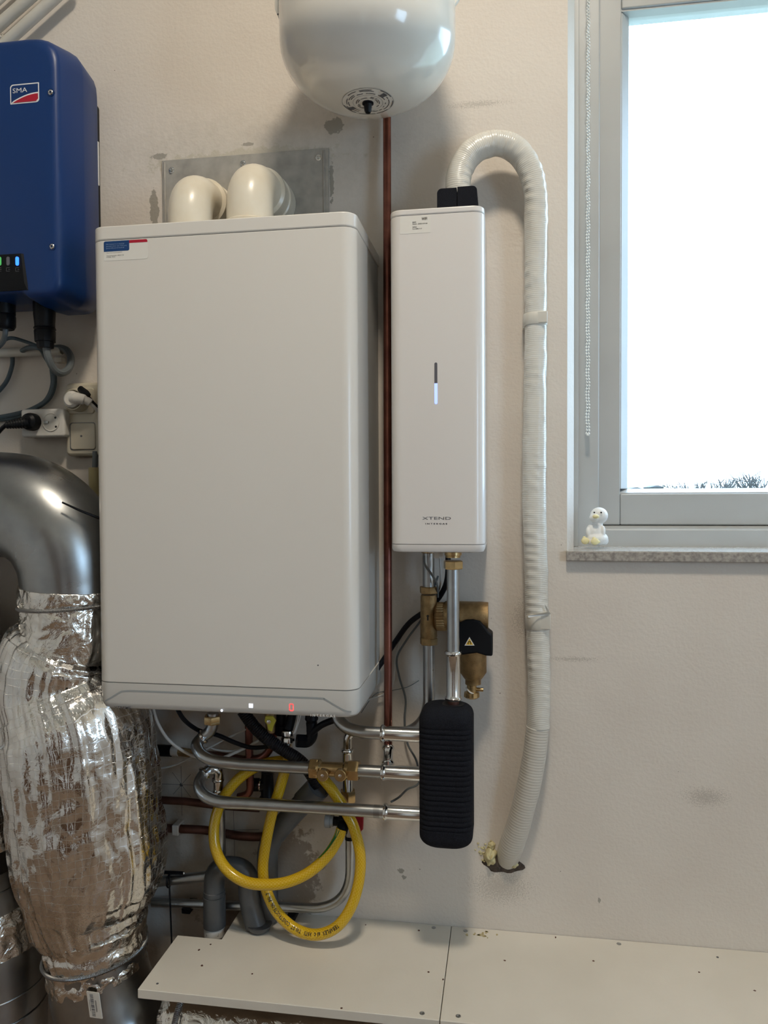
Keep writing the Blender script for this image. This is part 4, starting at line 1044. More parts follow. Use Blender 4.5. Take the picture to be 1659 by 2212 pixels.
xv = P(1019, 1490, DL).x
dv = mesh('drain_valve', G().lathe((xv, -DL, zL(1472)), (0, 0, -1), [(0, .0105), (.003, .0105), (.004, .0090), (.016, .0090), (.017, .0135), (.025, .0140), (.028, .0105)], 24, nonround=lambda q, t_: 1+(.04*math.cos(12*q) if t_ > .0165 else 0)), 'brass', f)
mesh('drain_stem', G().cyl((xv, -DL, zL(1485)), (xv+.021, -DL, zL(1486)), .0035, 12), 'brass', dv)
mesh('wire_tie', G().tube(cr([(xv-.0095, -DL-.002, zL(1482)), (xv-.004, -DL-.0105, zL(1488)), (xv+.005, -DL-.0100, zL(1493)), (xv+.0115, -DL-.004, zL(1495))], 6), .0014, 8), 'cable_white', dv)

# -- horizontal zinc runs into the header
def zline(px, py, d): return P(px, py, d).z
zA_ = zline(760, 1664, FDc); zB_ = zline(640, 1742, FDc); zC_ = zline(870, 1586, FDc)
# A: upper run
t = thing('heating_pipe', 'upper zinc pipe with a curled end and a brass valve, under the boiler', 'pipe', (P(600, 1655, FDc).x, -FDc, zA_))
a = [(hx0-.002, -FDc, zA_), (P(520, 1650, FDc).x, -FDc, zA_)]
bend = [V(a[0]), V(a[1]), P(470, 1645, .124), P(438, 1632, .120), P(425, 1611, .106), P(436, 1594, .090), P(452, 1581, .085), P(459, 1566, .085), P(460, 1540, .085)]
mesh('tube', G().tube([bend[0]]+cr(bend[1:], 10), R22, 26), 'zinc', t)
mesh('union_nut', G().hexnut(P(459, 1545, .085), P(459, 1563, .085), .0165), 'brass', t)
c0, c1 = P(438, 1592, .089), P(450, 1583, .086)
mesh('coupling_rim', G().lathe(c0, c1-c0, [(-.002, R22), (-.001, R22+.003), (.003, R22+.003), (.004, R22)], 24), 'chrome', t)
coupling('press_coupling', (P(824, 1668, FDc).x, -FDc, zA_), (hx0+.01, -FDc, zA_), R22, t, ends=(1, 0))
# brass valve on A
x0, x1 = P(670, 1662, FDc).x, P(776, 1668, FDc).x
t = thing('balancing_valve', 'brass valve with two round test caps on the upper zinc pipe', 'valve', ((x0+x1)/2, -FDc, zA_))
def X(u): return x0+(x1-x0)*u
mesh('valve_body', G().lathe((X(.1), -FDc, zA_), (1, 0, 0), [(0, .0165), ((x1-x0)*.10, .0165), ((x1-x0)*.14, .0128), ((x1-x0)*.58, .0128), ((x1-x0)*.62, .0160), ((x1-x0)*.75, .0165)], 28), 'brass', t)
mesh('hex_nut', G().hexnut((X(0), -FDc, zA_), (X(.17), -FDc, zA_), .0185), 'brass', t)
mesh('hex_nut', G().hexnut((X(.78), -FDc, zA_), (X(1), -FDc, zA_), .0190), 'brass', t)
for px, py in ((696, 1676), (734, 1676.5)):
    c = P(px, py, FDc+.026)
    kb = mesh('test_cap', G().lathe((c.x, -FDc-.006, c.z), (0, -1, 0), [(0, .0065), (.009, .0065), (.010, .0108), (.0185, .0108), (.0195, .0098)], 26), 'brass', t)
    mesh('cap_screw', G().lathe((c.x, -FDc-.0255, c.z), (0, -1, 0), [(-.001, .0032), (.0004, .0030), (.0012, .0012)], 12), 'chrome', kb)
# B: lower run, curls back and drops
t = thing('heating_pipe', 'lower zinc pipe with a curled end entering the black foam block', 'pipe', (P(600, 1740, FDc).x, -FDc, zB_))
bend = [V((hx0-.002, -FDc, zB_)), V((P(530, 1737, FDc).x, -FDc, zB_)), P(475, 1732, .123), P(442, 1718, .118), P(430, 1696, .104), P(438, 1676, .088), P(452, 1664, .076), P(464, 1660, .072)]
mesh('tube', G().tube([bend[0]]+cr(bend[1:], 10), R22, 26), 'zinc', t)
c0, c1 = P(440, 1672, .086), P(450, 1664, .078)
mesh('coupling_rim', G().lathe(c0, c1-c0, [(-.002, R22), (-.001, R22+.003), (.003, R22+.003), (.004, R22)], 24), 'chrome', t)
coupling('press_coupling', (P(829, 1747, FDc).x, -FDc, zB_), (hx0+.01, -FDc, zB_), R22, t, ends=(1, 0))
xq = P(814, 1746, FDc).x; mesh('paper_band', G().cyl((xq-.005, -FDc, zB_), (xq+.006, -FDc, zB_), R22+.0004, 24), 'galv', t)
pth = fil([P(458, 1661, .074), P(472, 1662, .068), P(473, 1715, .062)], .012, 8)
mesh('corner_fitting', G().tube(pth, R22-.0015, 22), 'chrome', t)
coupling('press_coupling', P(471, 1680, .064), P(473, 1712, .062), R22-.003, t)
pth = fil([P(474, 1705, .062), P(478, 1890, .045), P(340, 1904, .045)], .045, 12)
mesh('drop_tube', G().tube(pth, R22-.001, 22), 'zinc', t)
# C: top run, curls up into the boiler
t = thing('heating_pipe', 'short zinc pipe curling up behind the boiler corner from the foam block', 'pipe', (P(800, 1583, FDc).x, -FDc, zC_))
bend = [V((hx0-.002, -FDc, zC_)), V((P(805, 1583, FDc).x, -FDc, zC_)), P(775, 1580, .118), P(748, 1571, .110), P(731, 1553, .10), P(726, 1530, .095)]
mesh('tube', G().tube([bend[0]]+cr(bend[1:], 10), R22, 26), 'zinc', t)
coupling('press_coupling', (P(823, 1585, FDc).x, -FDc, zC_), (hx0+.01, -FDc, zC_), R22+.0005, t, ends=(1, 0))
# copper riser
ct, cb = P(836, 258, .025), P(838.5, 1614, .078)
ctop = ct+(ct-cb).normalized()*.30
t = thing('copper_pipe', 'bare copper riser between the boiler and the slim unit', 'pipe', cb)
mesh('tube', G().tube([ctop, ct, cb], R15, 20), 'copper', t)
coupling('press_coupling', P(838.5, 1612, .078), P(838.5, 1652, .098), R15-.0005, t)
mesh('branch', G().cyl(P(838.5, 1648, .096), (P(838, 1665, FDc).x, -FDc, zA_), R15+.0015, 20), 'chrome', t)

# -- filling valve with red lever, drop pipe
DV = .062
t = thing('filling_valve', 'hose tap with a red lever and a round black cap', 'valve', P(745, 1760, DV))
mesh('valve_body', G().lathe(P(752, 1725, .055), (0, 0, -1), [(0, .0100), (.010, .0105), (.022, .0125), (.045, .0115), (.055, .0085), (.062, .0085)], 22), 'zinc', t)
c0, c1 = P(748, 1758, DV), P(738, 1797, .088)
mesh('hose_tail', G().lathe(c0, c1-c0, [(0, .0095), (.008, .0125), (.016, .0125), (.018, .0108), ((c1-c0).length, .0108)], 22), 'rubber', t)
c = P(712, 1773, DV)
mesh('round_cap', G().lathe((c.x-.008, c.y, c.z), (1, 0, 0), [(0, .0120), (.001, .0128), (.010, .0128), (.010, .0110), (.016, .0100)], 26), 'grey_plastic', t)
mesh('cap_neck', G().cyl((c.x+.003, c.y, c.z), (P(748, 1765, DV).x, c.y, c.z), .0085, 18), 'rubber', t)
mesh('red_lever', G().prism([(P(a_, b_, .05).x, P(a_, b_, .05).z) for a_, b_ in ((762, 1752), (786, 1757), (785, 1790), (779, 1797), (771, 1794))], -.054, -.048, 'y'), 'red', t, bevel=.0015)
t = thing('drain_pipe_run', 'zinc pipe dropping from the hose tap and bending left above the shelf', 'pipe', P(700, 1970, .03))
pth = fil([P(756, 1790, .05), P(757, 1965, .04), P(330, 1949, .028)], .085, 14)
mesh('tube', G().tube(pth, R15+.0015, 20), 'zinc', t)
mesh('black_clip', G().lathe(P(756, 1806, .05), (0, 0, -1), [(0, .0095), (.006, .0095)], 16), 'black', t)
for px, py in ((632, 1976), (410, 1957)): mesh('pipe_clip', G().prism(rr(P(px-9, py, .02).x, P(px+9, py, .02).x, P(px, py+6, .02).z, P(px, py-6, .02).z, .002), -.04, 0, 'y'), 'black', t, bevel=.001)

# ================================================================== YELLOW HOSE
hy = [(622, 1622, .075), (622, 1640, .076), (607, 1695, .080), (587, 1760, .085), (573, 1830, .088), (568, 1880, .090), (575, 1922, .092), (598, 1970, .098), (637, 2006, .105), (682, 2019, .110), (726, 2003, .110), (757, 1962, .106),
      (775, 1905, .100), (778, 1845, .094), (764, 1787, .090), (750, 1759, .088), (734, 1731, .087), (706, 1692, .083), (668, 1657, .074), (620, 1644, .062), (565, 1652, .058), (516, 1682, .066), (480, 1728, .078), (463, 1782, .092), (466, 1834, .104), (489, 1877, .114), (528, 1904, .120),
      (574, 1911, .122), (622, 1905, .118), (668, 1884, .110), (706, 1850, .100), (729, 1815, .092), (738, 1790, .088)]
hpts = cr([P(*p) for p in hy], 10); HR = .0101
t = thing('yellow_hose', 'looped yellow braided filling hose hanging under the boiler', 'hose', P(682, 2019, .11))
mesh('hose_tube', G().tube(hpts, HR, 20), 'hose', t, angle=60)
# print along the lower loop, upside down, running right to left
S = [0.0]
for i in range(1, len(hpts)): S.append(S[-1]+(hpts[i]-hpts[i-1]).length)
def at_s(s):
    for i in range(1, len(S)):
        if S[i] >= s:
            k = (s-S[i-1])/(S[i]-S[i-1]); return hpts[i-1].lerp(hpts[i], k), (hpts[i]-hpts[i-1]).normalized()
    return hpts[-1], (hpts[-1]-hpts[-2]).normalized()
def s_near(px, py):
    best = min(range(len(hpts)), key=lambda i: (hpts[i]-P(px, py, .108)).length); return S[best]
g = G()
def print_run(s0, txt, step, hgt):
    s = s0
    for ch in txt:
        if ch != ' ':
            p, tg = at_s(s); tg = -tg                      # text runs against the path
            vw = (CAM-p).normalized(); nrm = (vw-tg*vw.dot(tg)).normalized(); up = nrm.cross(tg)
            nrm2 = (nrm-up*.35).normalized() if False else nrm
            org = p+nrm*(HR+.0004)-up*(hgt*.5)-tg*(step*.38)
            text_fit(g, ch, org, tg, up, step*(.80 if ch not in 'I1' else .26), hgt*(1 if ch.isupper() or ch.isdigit() or ch == 'b' else .75), .02)
        s -= step
print_run(s_near(734, 1996), 'TEBAFLEX a1c ANTI TWIST CONSTRUCTION PN 7 bar', .0044, .0068)
mesh('printed_text', g, 'ink', t, smooth=False)
ga = G(); n0 = len(hpts)-24
A, B = [], []
for i in range(n0, len(hpts)-1):
    p = hpts[i]; tg = (hpts[i+1]-p).normalized(); vw = (CAM-p).normalized(); nrm = (vw-tg*vw.dot(tg)).normalized(); up = nrm.cross(tg)
    k = (i-n0)/24; w_ = .18+.30*k
    for lst, q in ((A, .95-w_*.6-.5*k), (B, .95+w_*.9-.5*k)):
        lst.append(p+(nrm*math.cos(q)+up*math.sin(q)*1.0)*(HR+.0003))
ga.loft([A, B], False, False); mesh('green_stripe', ga, 'green_stripe', t, smooth=False)
# hose connection under the boiler
t = thing('hose_connector', 'chrome hose coupling above the yellow hose end', 'pipe fitting', P(622, 1600, .075))
p0 = P(624, 1545, .075); xq = P(622, 1580, .075).x
def zq(py): return P(622, py, .075).z
mesh('threaded_tail', G().tube([P(634, 1530, .07), P(628, 1556, .073), P(623, 1575, .075)], .0088, 18), 'rubber', t)
mesh('collar', G().lathe((xq, -.075, zq(1577)), (0, 0, -1), [(0, .0105), (.003, .0118), (.009, .0118), (.0095, .0095)], 22), 'chrome', t)
mesh('knurled_nut', G().lathe((xq, -.075, zq(1590)), (0, 0, -1), [(0, .0108), (.003, .0128), (.010, .0128), (.012, .009), (.022, .0085), (.026, .0105), (.032, .0105)], 28, nonround=lambda q, t_: 1+.03*math.cos(14*q)), 'chrome', t)

# ================================================================== GREY PVC TRAP, BLACK CONDENSATE HOSE
DP = .062
t = thing('drain_trap', 'grey plastic drain trap with two legs standing behind the yellow hose', 'drain pipe', P(530, 1990, DP))
x1_, x2_ = P(463, 1940, DP).x, P(537, 1920, DP).x; ztop = P(500, 1873, DP).z
pth = fil([(x1_, -DP, P(463, 2012, DP).z), (x1_, -DP, ztop), (x2_, -DP, ztop), (x2_, -DP, P(537, 1945, DP).z), (P(555, 1985, DP).x, -DP-.006, P(556, 1996, DP).z)], [.034, .034, .03], 10)
mesh('trap_bend', G().tube(pth, .0198, 26), 'pvc_grey', t)
zz = P(463, 1926, DP).z
mesh('sleeve', G().lathe((x1_, -DP, P(463, 1922, DP).z), (0, 0, -1), [(0, .0198), (.001, .0208), (.009, .0208), (.010, .0202), (.0105, .0216), (zz-P(463, 2003, DP).z, .0216), (zz-P(463, 2003, DP).z+.001, .0205)], 26), 'pvc_grey', t)
mesh('paint_splash', G().lathe((x1_, -DP, P(463, 2000, DP).z), (0, 0, -1), [(0, .0202), (.008, .0202), (.016, .0200)], 26, nonround=lambda q, t_: 1 if t_ < .001 else .965+.06*abs(math.sin(3*q+1))), 'paper', t)
xc = P(560, 1990, DP+.01).x
zsb = ZSH+.0005
mesh('bottom_cup', G().lathe((xc, -DP-.008, zsb), (0, 0, 1), [(0, .016), (.004, .021), (.010, .0235), (P(560, 1990, DP).z-zsb, .0238), (P(560, 1990, DP).z-zsb+.001, .020)], 28), 'pvc_grey', t)
mesh('riser', G().tube(fil([P(578, 1985, .04), P(578, 1822, .04), P(628, 1762, .055), P(686, 1702, .075)], .03, 8), .0205, 26), 'pvc_grey', t)
c0, c1 = P(655, 1735, .064), P(688, 1700, .076); ax = c1-c0
mesh('open_mouth', G().lathe(c0, ax, [(0, .021), (.004, .0235), (ax.length, .0235), (ax.length, .020), (ax.length-.006, .0195)], 28), 'pvc_grey', t)
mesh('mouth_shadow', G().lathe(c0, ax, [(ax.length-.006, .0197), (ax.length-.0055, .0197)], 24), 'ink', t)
t = thing('condensate_hose', 'black corrugated hose slanting down from the boiler', 'hose', P(600, 1620, .085))
mesh('corrugated_tube', G().tube(cr([P(524, 1535, .095), P(548, 1568, .094), P(580, 1598, .092), P(616, 1622, .088), P(655, 1650, .084), P(688, 1698, .078)], 10), .0115, 18), 'ribbed_black', t)

# ================================================================== THINGS ON THE WALL UNDER THE BOILER
t = thing('copper_pipe', 'thin copper pipe on the wall between foil sleeve and lower zinc pipe', 'pipe', P(400, 1730, .02))
mesh('tube', G().tube([P(300, 1726, .018), P(400, 1731, .018), P(480, 1741, .018), P(560, 1746, .018)], R15, 16), 'copper_dull', t)
t = thing('wall_pipe', 'brown painted pipe with a white clip low on the wall', 'pipe', P(400, 1792, .02))
mesh('tube', G().tube(cr([P(300, 1786, .02), P(380, 1790, .02), P(450, 1794, .02), P(520, 1806, .02), P(575, 1806, .02), P(620, 1790, .02)], 6), .0082, 16), 'copper_dull', t)
c = P(383, 1790, .02); mesh('clip', G().box(c.x-.0075, c.x+.0065, -.030, 0, c.z-.0105, c.z+.0105), 'white_plastic', t, bevel=.002)
t = thing('wall_pipe', 'dark insulated pipe with a white sleeve high on the wall', 'pipe', P(380, 1625, .02))
mesh('insulation', G().tube([P(290, 1619, .02), P(371, 1622, .02)], .0115, 16), 'cable_black', t)
mesh('white_sleeve', G().tube([P(370, 1622, .02), P(386, 1623, .02)], .0095, 16), 'white_plastic', t)
mesh('brass_end', G().tube([P(385, 1623, .02), P(420, 1628, .02)], .0085, 6), 'brass_cast', t)
mesh('copper_tail', G().tube([P(418, 1628, .02), P(470, 1632, .02), P(560, 1646, .02)], .0075, 14), 'copper_dull', t)
t = thing('copper_pipe', 'upright copper gas pipe behind the black corrugated hose', 'pipe', P(542, 1720, .045))
mesh('tube', G().tube(fil([P(536, 1525, .045), P(541, 1715, .045), P(515, 1722, .045)], .015, 8), R15, 16), 'copper', t)
mesh('branch', G().tube(fil([P(541, 1640, .045), P(566, 1640, .05), P(590, 1610, .055), P(590, 1560, .055)], .02, 8), R15, 14), 'copper', t)
t = thing('gas_valve', 'small gas tap with a yellow lever below the boiler', 'valve', P(580, 1565, .09))
mesh('valve_body', G().lathe(P(584, 1530, .085), (0, 0, -1), [(0, .010), (.02, .011), (.035, .009), (.045, .0085)], 20), 'brass_cast', t)
p_ = [P(*q, .105) for q in ((574, 1546), (590, 1546), (597, 1556), (592, 1566), (588, 1580), (580, 1576), (578, 1564), (572, 1558))]
mesh('yellow_lever', G().prism([(q.x, q.z) for q in p_], -.108, -.104, 'y'), 'lever_yellow', t, bevel=.001)
c = P(581, 1559, .108); mesh('lever_screw', G().lathe(c, (0, -1, 0), [(-.001, .004), (.002, .004), (.003, .002)], 12), 'chrome', t)
t = thing('safety_valve', 'black elbow fitting under the boiler beside the hose coupling', 'valve', P(665, 1600, .08))
mesh('upper_stub', G().lathe(P(673, 1535, .08), (0, 0, -1), [(0, .011), (.016, .0125), (.02, .010), (.04, .010)], 20), 'black', t)
mesh('elbow_body', G().tube(cr([P(673, 1560, .08), P(674, 1588, .08), P(664, 1602, .08), P(645, 1601, .085)], 6), .0105, 18), 'black', t)
mesh('outlet_nut', G().hexnut(P(662, 1601, .08), P(640, 1600, .087), .0135), 'black', t)
mesh('side_hose', G().tube(cr([P(672, 1585, .085), P(695, 1566, .09), P(730, 1552, .10)], 6), .0062, 14), 'cable_black', t)
t = thing('ball_valve', 'black shut-off valve half hidden behind the yellow hose', 'valve', P(577, 1700, .03))
mesh('valve_body', G().lathe(P(577, 1668, .03), (0, 0, -1), [(0, .011), (.02, .0125), (.045, .0125), (.05, .016), (.060, .017), (.064, .010)], 20), 'black', t)
mesh('side_port', G().cyl(P(577, 1695, .03), P(546, 1695, .03), .0125, 18), 'black', t)
mesh('chrome_ring', G().lathe(P(562, 1695, .03), (1, 0, 0), [(0, .0128), (.0015, .0134), (.003, .0128)], 18), 'chrome', t)
t = thing('boiler_stub', 'dark threaded stub behind the chrome hose coupling', 'pipe fitting', P(612, 1570, .06))
mesh('stub', G().lathe(P(608, 1530, .06), (0, 0, -1), [(0, .010), (.03, .010), (.032, .012), (.05, .012), (.052, .008)], 18), 'black', t)
mesh('label_wires', G().tube(cr([P(646, 1535, .09), P(641, 1565, .088), P(634, 1585, .088)], 5), .0012, 6).tube(cr([P(652, 1535, .09), P(645, 1560, .088), P(637, 1584, .088)], 5), .0012, 6), 'cable_white', t)

def cable(name, label, pts, r, mm, n=8, cat='cable', group=None):
    q = cr([P(*p) for p in pts], n); g = G().tube(q, r, 10)
    return mesh(name, g, mm, label=label, cat=cat, group=group)
cable('cable', 'thick white cable curving from the boiler towards the insulated pipe', [(331, 1530, .12), (340, 1560, .12), (362, 1596, .11), (392, 1620, .10), (425, 1636, .075), (470, 1640, .06), (520, 1620, .05), (560, 1600, .05)], .0030, 'cable_white')
cable('cable', 'thin white cable rising from foil sleeve to boiler bottom', [(332, 1662, .05), (370, 1655, .05), (405, 1640, .05), (450, 1616, .05), (500, 1590, .05), (545, 1570, .05)], .0018, 'cable_white')
cable('cable', 'second thin white cable hidden behind the curled pipe', [(445, 1612, .045), (470, 1620, .045), (505, 1622, .045), (545, 1608, .045)], .0016, 'cable_white')
cable('cable', 'black cable sagging below the boiler towards the corrugated hose', [(380, 1525, .10), (398, 1555, .10), (430, 1578, .07), (470, 1588, .062), (510, 1605, .062), (545, 1615, .065), (585, 1612, .07)], .0042, 'cable_black')
cable('cable', 'thin grey wire in front of the wall beside the copper riser', [(946, 1245, .06), (930, 1290, .03), (912, 1335, .02), (880, 1380, .015), (858, 1420, .012), (862, 1460, .012), (876, 1510, .012), (874, 1555, .012), (880, 1605, .012), (900, 1645, .02), (905, 1690, .03), (880, 1705, .05), (862, 1722, .09), (845, 1732, .110)], .0020, 'cable_grey')
cable('cable', 'black mains cable running behind the brass filter to the boiler', [(968, 1200, .05), (966, 1250, .05), (952, 1285, .04), (925, 1315, .03), (885, 1345, .02), (855, 1385, .015), (832, 1420, .015), (815, 1445, .02)], .0052, 'cable_black')
cable('cable', 'pale thin cable beside the black mains cable', [(950, 1205, .05), (952, 1240, .05), (948, 1275, .035), (925, 1312, .02), (890, 1345, .012), (868, 1375, .010), (855, 1425, .010), (848, 1480, .010), (828, 1500, .010), (800, 1510, .010), (770, 1530, .02)], .0018, 'cable_white')
cable('cable', 'short grey sensor wire hanging under the slim unit', [(916, 1200, .08), (918, 1220, .08), (932, 1240, .075), (944, 1262, .07), (946, 1290, .05)], .0020, 'cable_grey')
cable('cable', 'hairline wire crossing the wall at the copper riser', [(905, 1470, .006), (880, 1484, .006), (845, 1492, .006), (810, 1500, .006), (780, 1540, .02)], .0007, 'cable_grey')
t = thing('wire_gland', 'white cable entry under the slim unit', 'cable gland', P(943, 1205, .09))
mesh('entry_plate', G().box(P(927, 1200, .09).x, P(958, 1200, .09).x, -.11, -.07, xz0-.005, xz0), 'white_plastic', t, bevel=.001)
mesh('entry_nut', G().hexnut((P(947, 1200, .09).x, -.09, xz0-.005), (P(947, 1200, .09).x, -.09, xz0-.016), .0095), 'white_plastic', t)
t = thing('strap', 'black zip tie around the zinc pipe, its tail hanging down', 'cable tie', P(368, 1905, .05))
q = P(366, 1902, .045); g = G(); g.tube([q+V((0, math.cos(a)*.0125, math.sin(a)*.0125)) for a in [2*math.pi*i/20 for i in range(21)]], .0017, 6, False); mesh('loop', g, 'cable_black', t)
mesh('tail', G().tube([P(367, 1895, .058), P(366, 1915, .060), P(368, 1960, .055), P(371, 2040, .05)], .0016, 6), 'cable_black', t)
t = thing('locking_pin', 'black steel pin poking out above the bent zinc pipe', 'pin', P(390, 1886, .05))
mesh('pin', G().tube([P(348, 1884, .055), P(396, 1886, .055)], .0033, 10), 'black', t)
mesh('pin_tip', G().ball(P(397, 1886, .055), .0028, 10, 6), 'chrome', t)

# ================================================================== SOCKETS, PLUGS, CONDUITS ON THE LEFT
def plate_box(px0, px1, py0, py1, d, r, par, name, mm, bev=.003, back=0.0):
    a, b = P(px0, (py0+py1)/2, d), P(px1, (py0+py1)/2, d); z1, z0 = P((px0+px1)/2, py0, d).z, P((px0+px1)/2, py1, d).z
    return mesh(name, G().prism(rr(a.x, b.x, z0, z1, r), -d, -back, 'y'), mm, par, bevel=bev), (a.x, b.x, z0, z1)
t = thing('wall_socket', 'white surface-mounted double socket with a black plug in it', 'socket', P(92, 945, .0))
pl_, ext = plate_box(45, 139.5, 883, 944, .038, .006, t, 'socket_box', 'white_plastic', .004)
c = P(110, 912, .038); rS = L(19, c)
mesh('socket_well', G().lathe(c, (0, -1, 0), [(-.002, rS), (.0004, rS), (.0006, rS*.96)], 32), 'paper', pl_)
mesh('socket_rim', G().tube([c+V((math.cos(q)*rS*1.0, -.0004, math.sin(q)*rS*1.0)) for q in [2*math.pi*i/40 for i in range(41)]], .0011, 8, False), 'white_plastic', pl_)
for dx, dz in ((11, 9.5), (12, -10)):
    p = c+V((L(dx, c), -.0006, L(dz, c))); mesh('pin_hole', G().cyl(p, p+V((0, -.0004, 0)), .0023, 12), 'ink', pl_)
p = c+V((-L(10, c), -.0006, L(0, c))); mesh('earth_clip', G().box(p.x-.0045, p.x+.0045, p.y-.002, p.y, p.z-.0025, p.z+.0025), 'galv', pl_)
pg = thing('power_plug', 'black plug with a ribbed sleeve in the white double socket', 'plug', P(74, 912, .06))
c = P(72, 912, .038); rP = L(19, c)
mesh('plug_body', G().lathe(c, (0, -1, 0), [(0, rP), (.012, rP), (.018, rP*.9), (.022, rP*.6)], 26), 'black', pg)
a, b = P(66, 913, .053), P(10, 919, .062); ax = b-a
mesh('strain_relief', G().lathe(a, ax, [(0, .011)]+[(ax.length*(.1+.85*i/16), (.0105-.004*i/16)+(.0008 if i % 2 else -.0004)) for i in range(17)], 18), 'black', pg)
mesh('cord', G().tube(cr([P(12, 919, .062), P(0, 930, .06), P(-20, 955, .05)], 6), .0042, 12), 'cable_black', pg)
t = thing('wall_socket', 'cream two-gang frame with a plugged socket and a blank antenna plate', 'socket', P(180, 985, 0))
pl_, ext = plate_box(141, 236, 826, 985, .020, .010, t, 'frame', 'cream_plastic', .006)
plate_box(144, 203, 838, 894, .023, .007, t, 'socket_insert', 'cream_plastic', .002, .018)
ins_, e2 = plate_box(152, 205, 914, 971, .0225, .006, t, 'blank_insert', 'cream_plastic', .0015, .018)
plate_box(150.5, 206.5, 912.5, 972.5, .0204, .006, t, 'insert_gap', 'groove', 0, .018)
c = P(175.5, 942, .0225); mesh('antenna_hole', G().cyl(c, c+V((0, -.0003, 0)), .0022, 12), 'ink_grey', ins_)
c = P(172, 866, .023)
mesh('socket_ring', G().lathe(c+V((0, .004, 0)), (0, -1, 0), [(0, .023), (.028, .0215), (.030, .0205), (.029, .0185), (.012, .0180)], 32), 'cream_plastic', t)
pg = thing('power_plug', 'white angled plug in the cream socket', 'plug', c)
cf = c+V((-.002, -.012, 0))
mesh('plug_body', G().lathe(cf, (0, -1, 0), [(0, .0172), (.012, .0172), (.016, .0165), (.020, .012)], 26), 'white_plastic', pg)
mesh('plug_nose', G().tube(cr([P(160, 862, .045), P(172, 861, .052), P(185, 864, .050), P(196, 871, .045)], 5), [.0125]*5+[.0105]*5+[.0080]*5+[.0062], 16), 'white_plastic', pg)
mesh('cord', G().tube(cr([P(194, 870, .045), P(204, 880, .04), P(216, 893, .03), P(236, 915, .02)], 6), .0034, 12), 'cable_white', pg)
pg = thing('power_plug', 'small black flat plug beside the white angled plug', 'plug', P(182, 848, .05))
a, b = P(171, 838, .05), P(193, 855, .048)
mesh('plug_body', G().lathe(a, b-a, [(0, .005), (.003, .0065), ((b-a).length*.7, .0072), ((b-a).length, .0045)], 8), 'black', pg)
mesh('cord', G().tube(cr([P(188, 852, .048), P(200, 868, .042), P(214, 882, .03), P(236, 905, .02)], 6), .0028, 10), 'cable_black', pg)
# conduits
t = thing('conduit', 'white plastic conduit running level under the inverter', 'conduit', P(60, 765, .02))
c0, c1 = P(-60, 765, .020), P(134, 757, .020)
mesh('tube', G().lathe(c0, (c1-c0), [(0, .0095), ((c1-c0).length, .0095), ((c1-c0).length, .0080), ((c1-c0).length-.01, .0078)], 22), 'pvc_white', t)
mesh('saddle', G().box(P(114, 770, .02).x, P(131, 770, .02).x, -.016, 0, P(120, 782, .02).z, P(120, 770, .02).z), 'pvc_white', t, bevel=.002)
t = thing('conduit', 'yellowed conduit stub beside the boiler edge', 'conduit', P(205, 1090, .02))
mesh('tube', G().tube([P(205, 1010, .02), P(207, 1110, .02)], .0125, 20), 'pvc_yellowed', t)
mesh('grey_cable', G().tube([P(206, 975, .018), P(205, 1016, .02)], .0055, 12), 'cable_grey', t)
c = P(207, 1076, .03); mesh('clip', G().box(c.x-.006, c.x+.02, -.036, 0, c.z-.008, c.z+.008), 'pvc_yellowed', t, bevel=.0015)
# diagonal conduits top left
for k, (a, b, r, lb) in enumerate((((-40, 62, .016), (105, -60, .016), .0112, 'second of three slanting white conduits, upper left corner'),
                                   ((-40, 140, .030), (158, -40, .030), .0110, 'lowest slanting white conduit with an open clip'),
                                   ((-40, 40, .016), (60, -50, .016), .0050, 'thin slanting white conduit nearest the corner'))):
    if k == 0: a, b = (-40, 89, .028), (140, -72, .028)
    t = thing('conduit', lb, 'conduit', P(*a), group='slanting conduits')
    p, q = P(*a), P(*b); mesh('tube', G().cyl(p, q, r, 20), 'pvc_white', t)
    if k < 2:
        c = P(22, 108, .02) if k else P(2, 81, .02); dr = (q-p).normalized(); up = V((-dr.z, 0, dr.x))
        def O(u, v): w_ = c+dr*u+up*v; return (w_.x, w_.z)
        mesh('clip', G().prism([O(-.007, -.022), O(.007, -.022), O(.007, .004), O(-.007, .004)], -.022, 0, 'y'), 'pvc_white', t, bevel=.001)
        mesh('clip_jaw', G().prism([O(-.006, -.018), O(.006, -.018), O(.006, -.013), O(-.006, -.013)], -.042, -.022, 'y'), 'pvc_white', t, bevel=.001)
# grey cables of the inverter
cable('cable', 'thick grey cable hooking from the big gland into the conduit end', [(99, 745, .11), (104, 770, .11), (115, 795, .10), (132, 806, .085), (149, 795, .06), (153, 773, .045), (144, 757, .032), (131, 752, .022), (118, 753, .02)], .0072, 'cable_grey')
cable('cable', 'blue-grey cable looping from the conduit down to the left', [(42, 762, .012), (60, 752, .05), (86, 752, .10), (98, 770, .06), (114, 800, .02), (117, 830, .012), (104, 862, .012), (70, 884, .012), (30, 896, .012), (-20, 905, .012)], .0052, 'cable_blue_grey')
cable('cable', 'second blue-grey cable just under the looping one', [(110, 790, .012), (113, 830, .01), (98, 865, .01), (62, 892, .010), (20, 905, .01), (-20, 908, .01)], .0040, 'cable_blue_grey')
cable('cable', 'grey cable dropping behind the conduit at the left edge', [(27, 770, .012), (26, 790, .012), (16, 820, .012), (0, 842, .012), (-20, 860, .012)], .0045, 'cable_blue_grey')
cable('cable', 'short dark cable end arching beside the smaller gland', [(8, 736, .07), (18, 731, .07), (32, 731, .07), (55, 738, .07), (82, 748, .08)], .0036, 'cable_blue_grey')
cable('cable', 'grey cable leaving the smaller gland', [(12, 708, .11), (11, 722, .11), (6, 738, .10), (-10, 755, .09)], .0052, 'cable_grey')

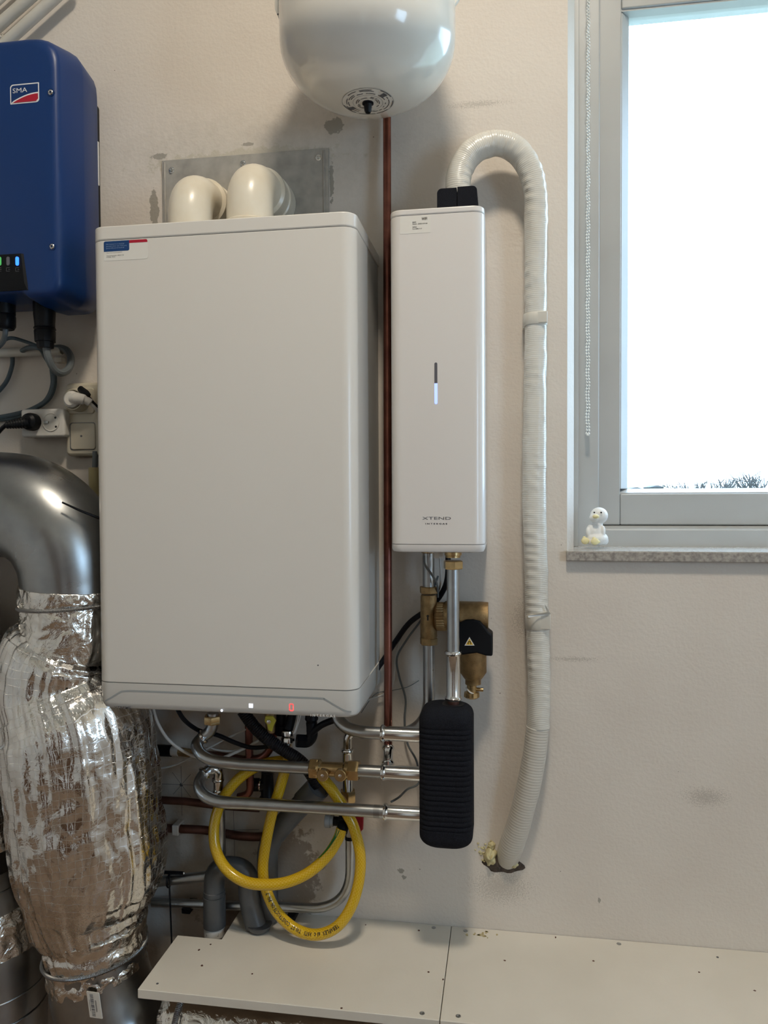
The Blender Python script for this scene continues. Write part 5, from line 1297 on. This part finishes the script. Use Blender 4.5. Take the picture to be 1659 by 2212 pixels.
# ================================================================== WINDOW SILL: BIRD, BALL CHAIN
yB = .045
bc = P(1287, 1179, -yB); bx = bc.x; bz = ZS
sc_ = L(1, bc)
bird = thing('bird_figurine', 'small white ceramic bird figurine with yellow feet on the sill', 'figurine', (bx, yB, bz))
def B3(px, py, fwd=0): p = P(px, py, -yB); return V((p.x, yB-fwd, p.z))
me_g = G()
def blob3(px, py, r, sc=(1, 1, 1), fwd=0): me_g.ball(B3(px, py, fwd), r*sc_, 20, 14, sc)
blob3(1288, 1163, 25, (1.0, .95, .62)); blob3(1285, 1150, 20, (1.0, .9, 1.05)); blob3(1289, 1134, 13, (1, 1, 1.1)); blob3(1294, 1114, 18.5, (1.02, 1, .98)); blob3(1283, 1118, 10.5, (1.05, 1, .9), .009)
blob3(1307, 1168, 8, (1, 1, 1.2), -.004); blob3(1301, 1148, 8, (.7, 1, 1.7), .008); blob3(1269, 1150, 7, (.7, 1, 1.6), .008); blob3(1274, 1169, 9, (1, 1, .8), .012)
body = mesh('body', me_g, 'ceramic', bird, angle=180)
rm = body.modifiers.new('remesh', 'REMESH'); rm.mode = 'VOXEL'; rm.voxel_size = .0011; rm.use_smooth_shade = True
sm = body.modifiers.new('smooth', 'SMOOTH'); sm.iterations = 6; sm.factor = .5
mesh('beak', G().ball(B3(1284, 1115, .0235), 6.2*sc_, 14, 10, (1.15, .8, .72)), 'ceramic_yellow', bird)
for px, py, fw in ((1296, 1106.5, .0185), (1281.5, 1106.5, .0175)): mesh('eye', G().ball(B3(px, py, fw), 1.9*sc_, 10, 8), 'ink', bird)
for px, py, fw in ((1282, 1168, .024), (1262, 1167, .018)):
    g = G(); g.ball(B3(px, py, fw), 8*sc_, 14, 10, (1.05, .55, .95)); g.ball(B3(px+6, py+1, fw-.001), 4.5*sc_, 12, 8, (1.2, .6, .8)); g.ball(B3(px-2, py-5, fw-.001), 4.5*sc_, 12, 8, (.8, .6, 1.1))
    mesh('foot', g, 'ceramic_yellow', bird)
g = G(); dC = -.088
for strand, (pxt, pxb) in enumerate(((1269, 1266.5), (1272.5, 1272))):
    a = P(pxt, -60, dC); b = P(pxb, 936, dC); n = int((a-b).length/.0062)
    for i in range(n+1):
        k = i/n; p = a.lerp(b, k)+V((.0009*math.sin(i*.9+strand), .004*strand, 0)); g.ball(p, .0021, 6, 4)
        if i < n: g.tube([p, a.lerp(b, (i+1)/n)+V((0, .004*strand, 0))], .0006, 4, False)
for k in range(4): g.ball(P(1267+k*1.7, 937+3*math.sin(k/3*math.pi), dC), .0022, 6, 4)
mesh('ball_chain', g, 'bead', label='white plastic bead chain of a blind hanging by the window', cat='blind chain', kind='thing')
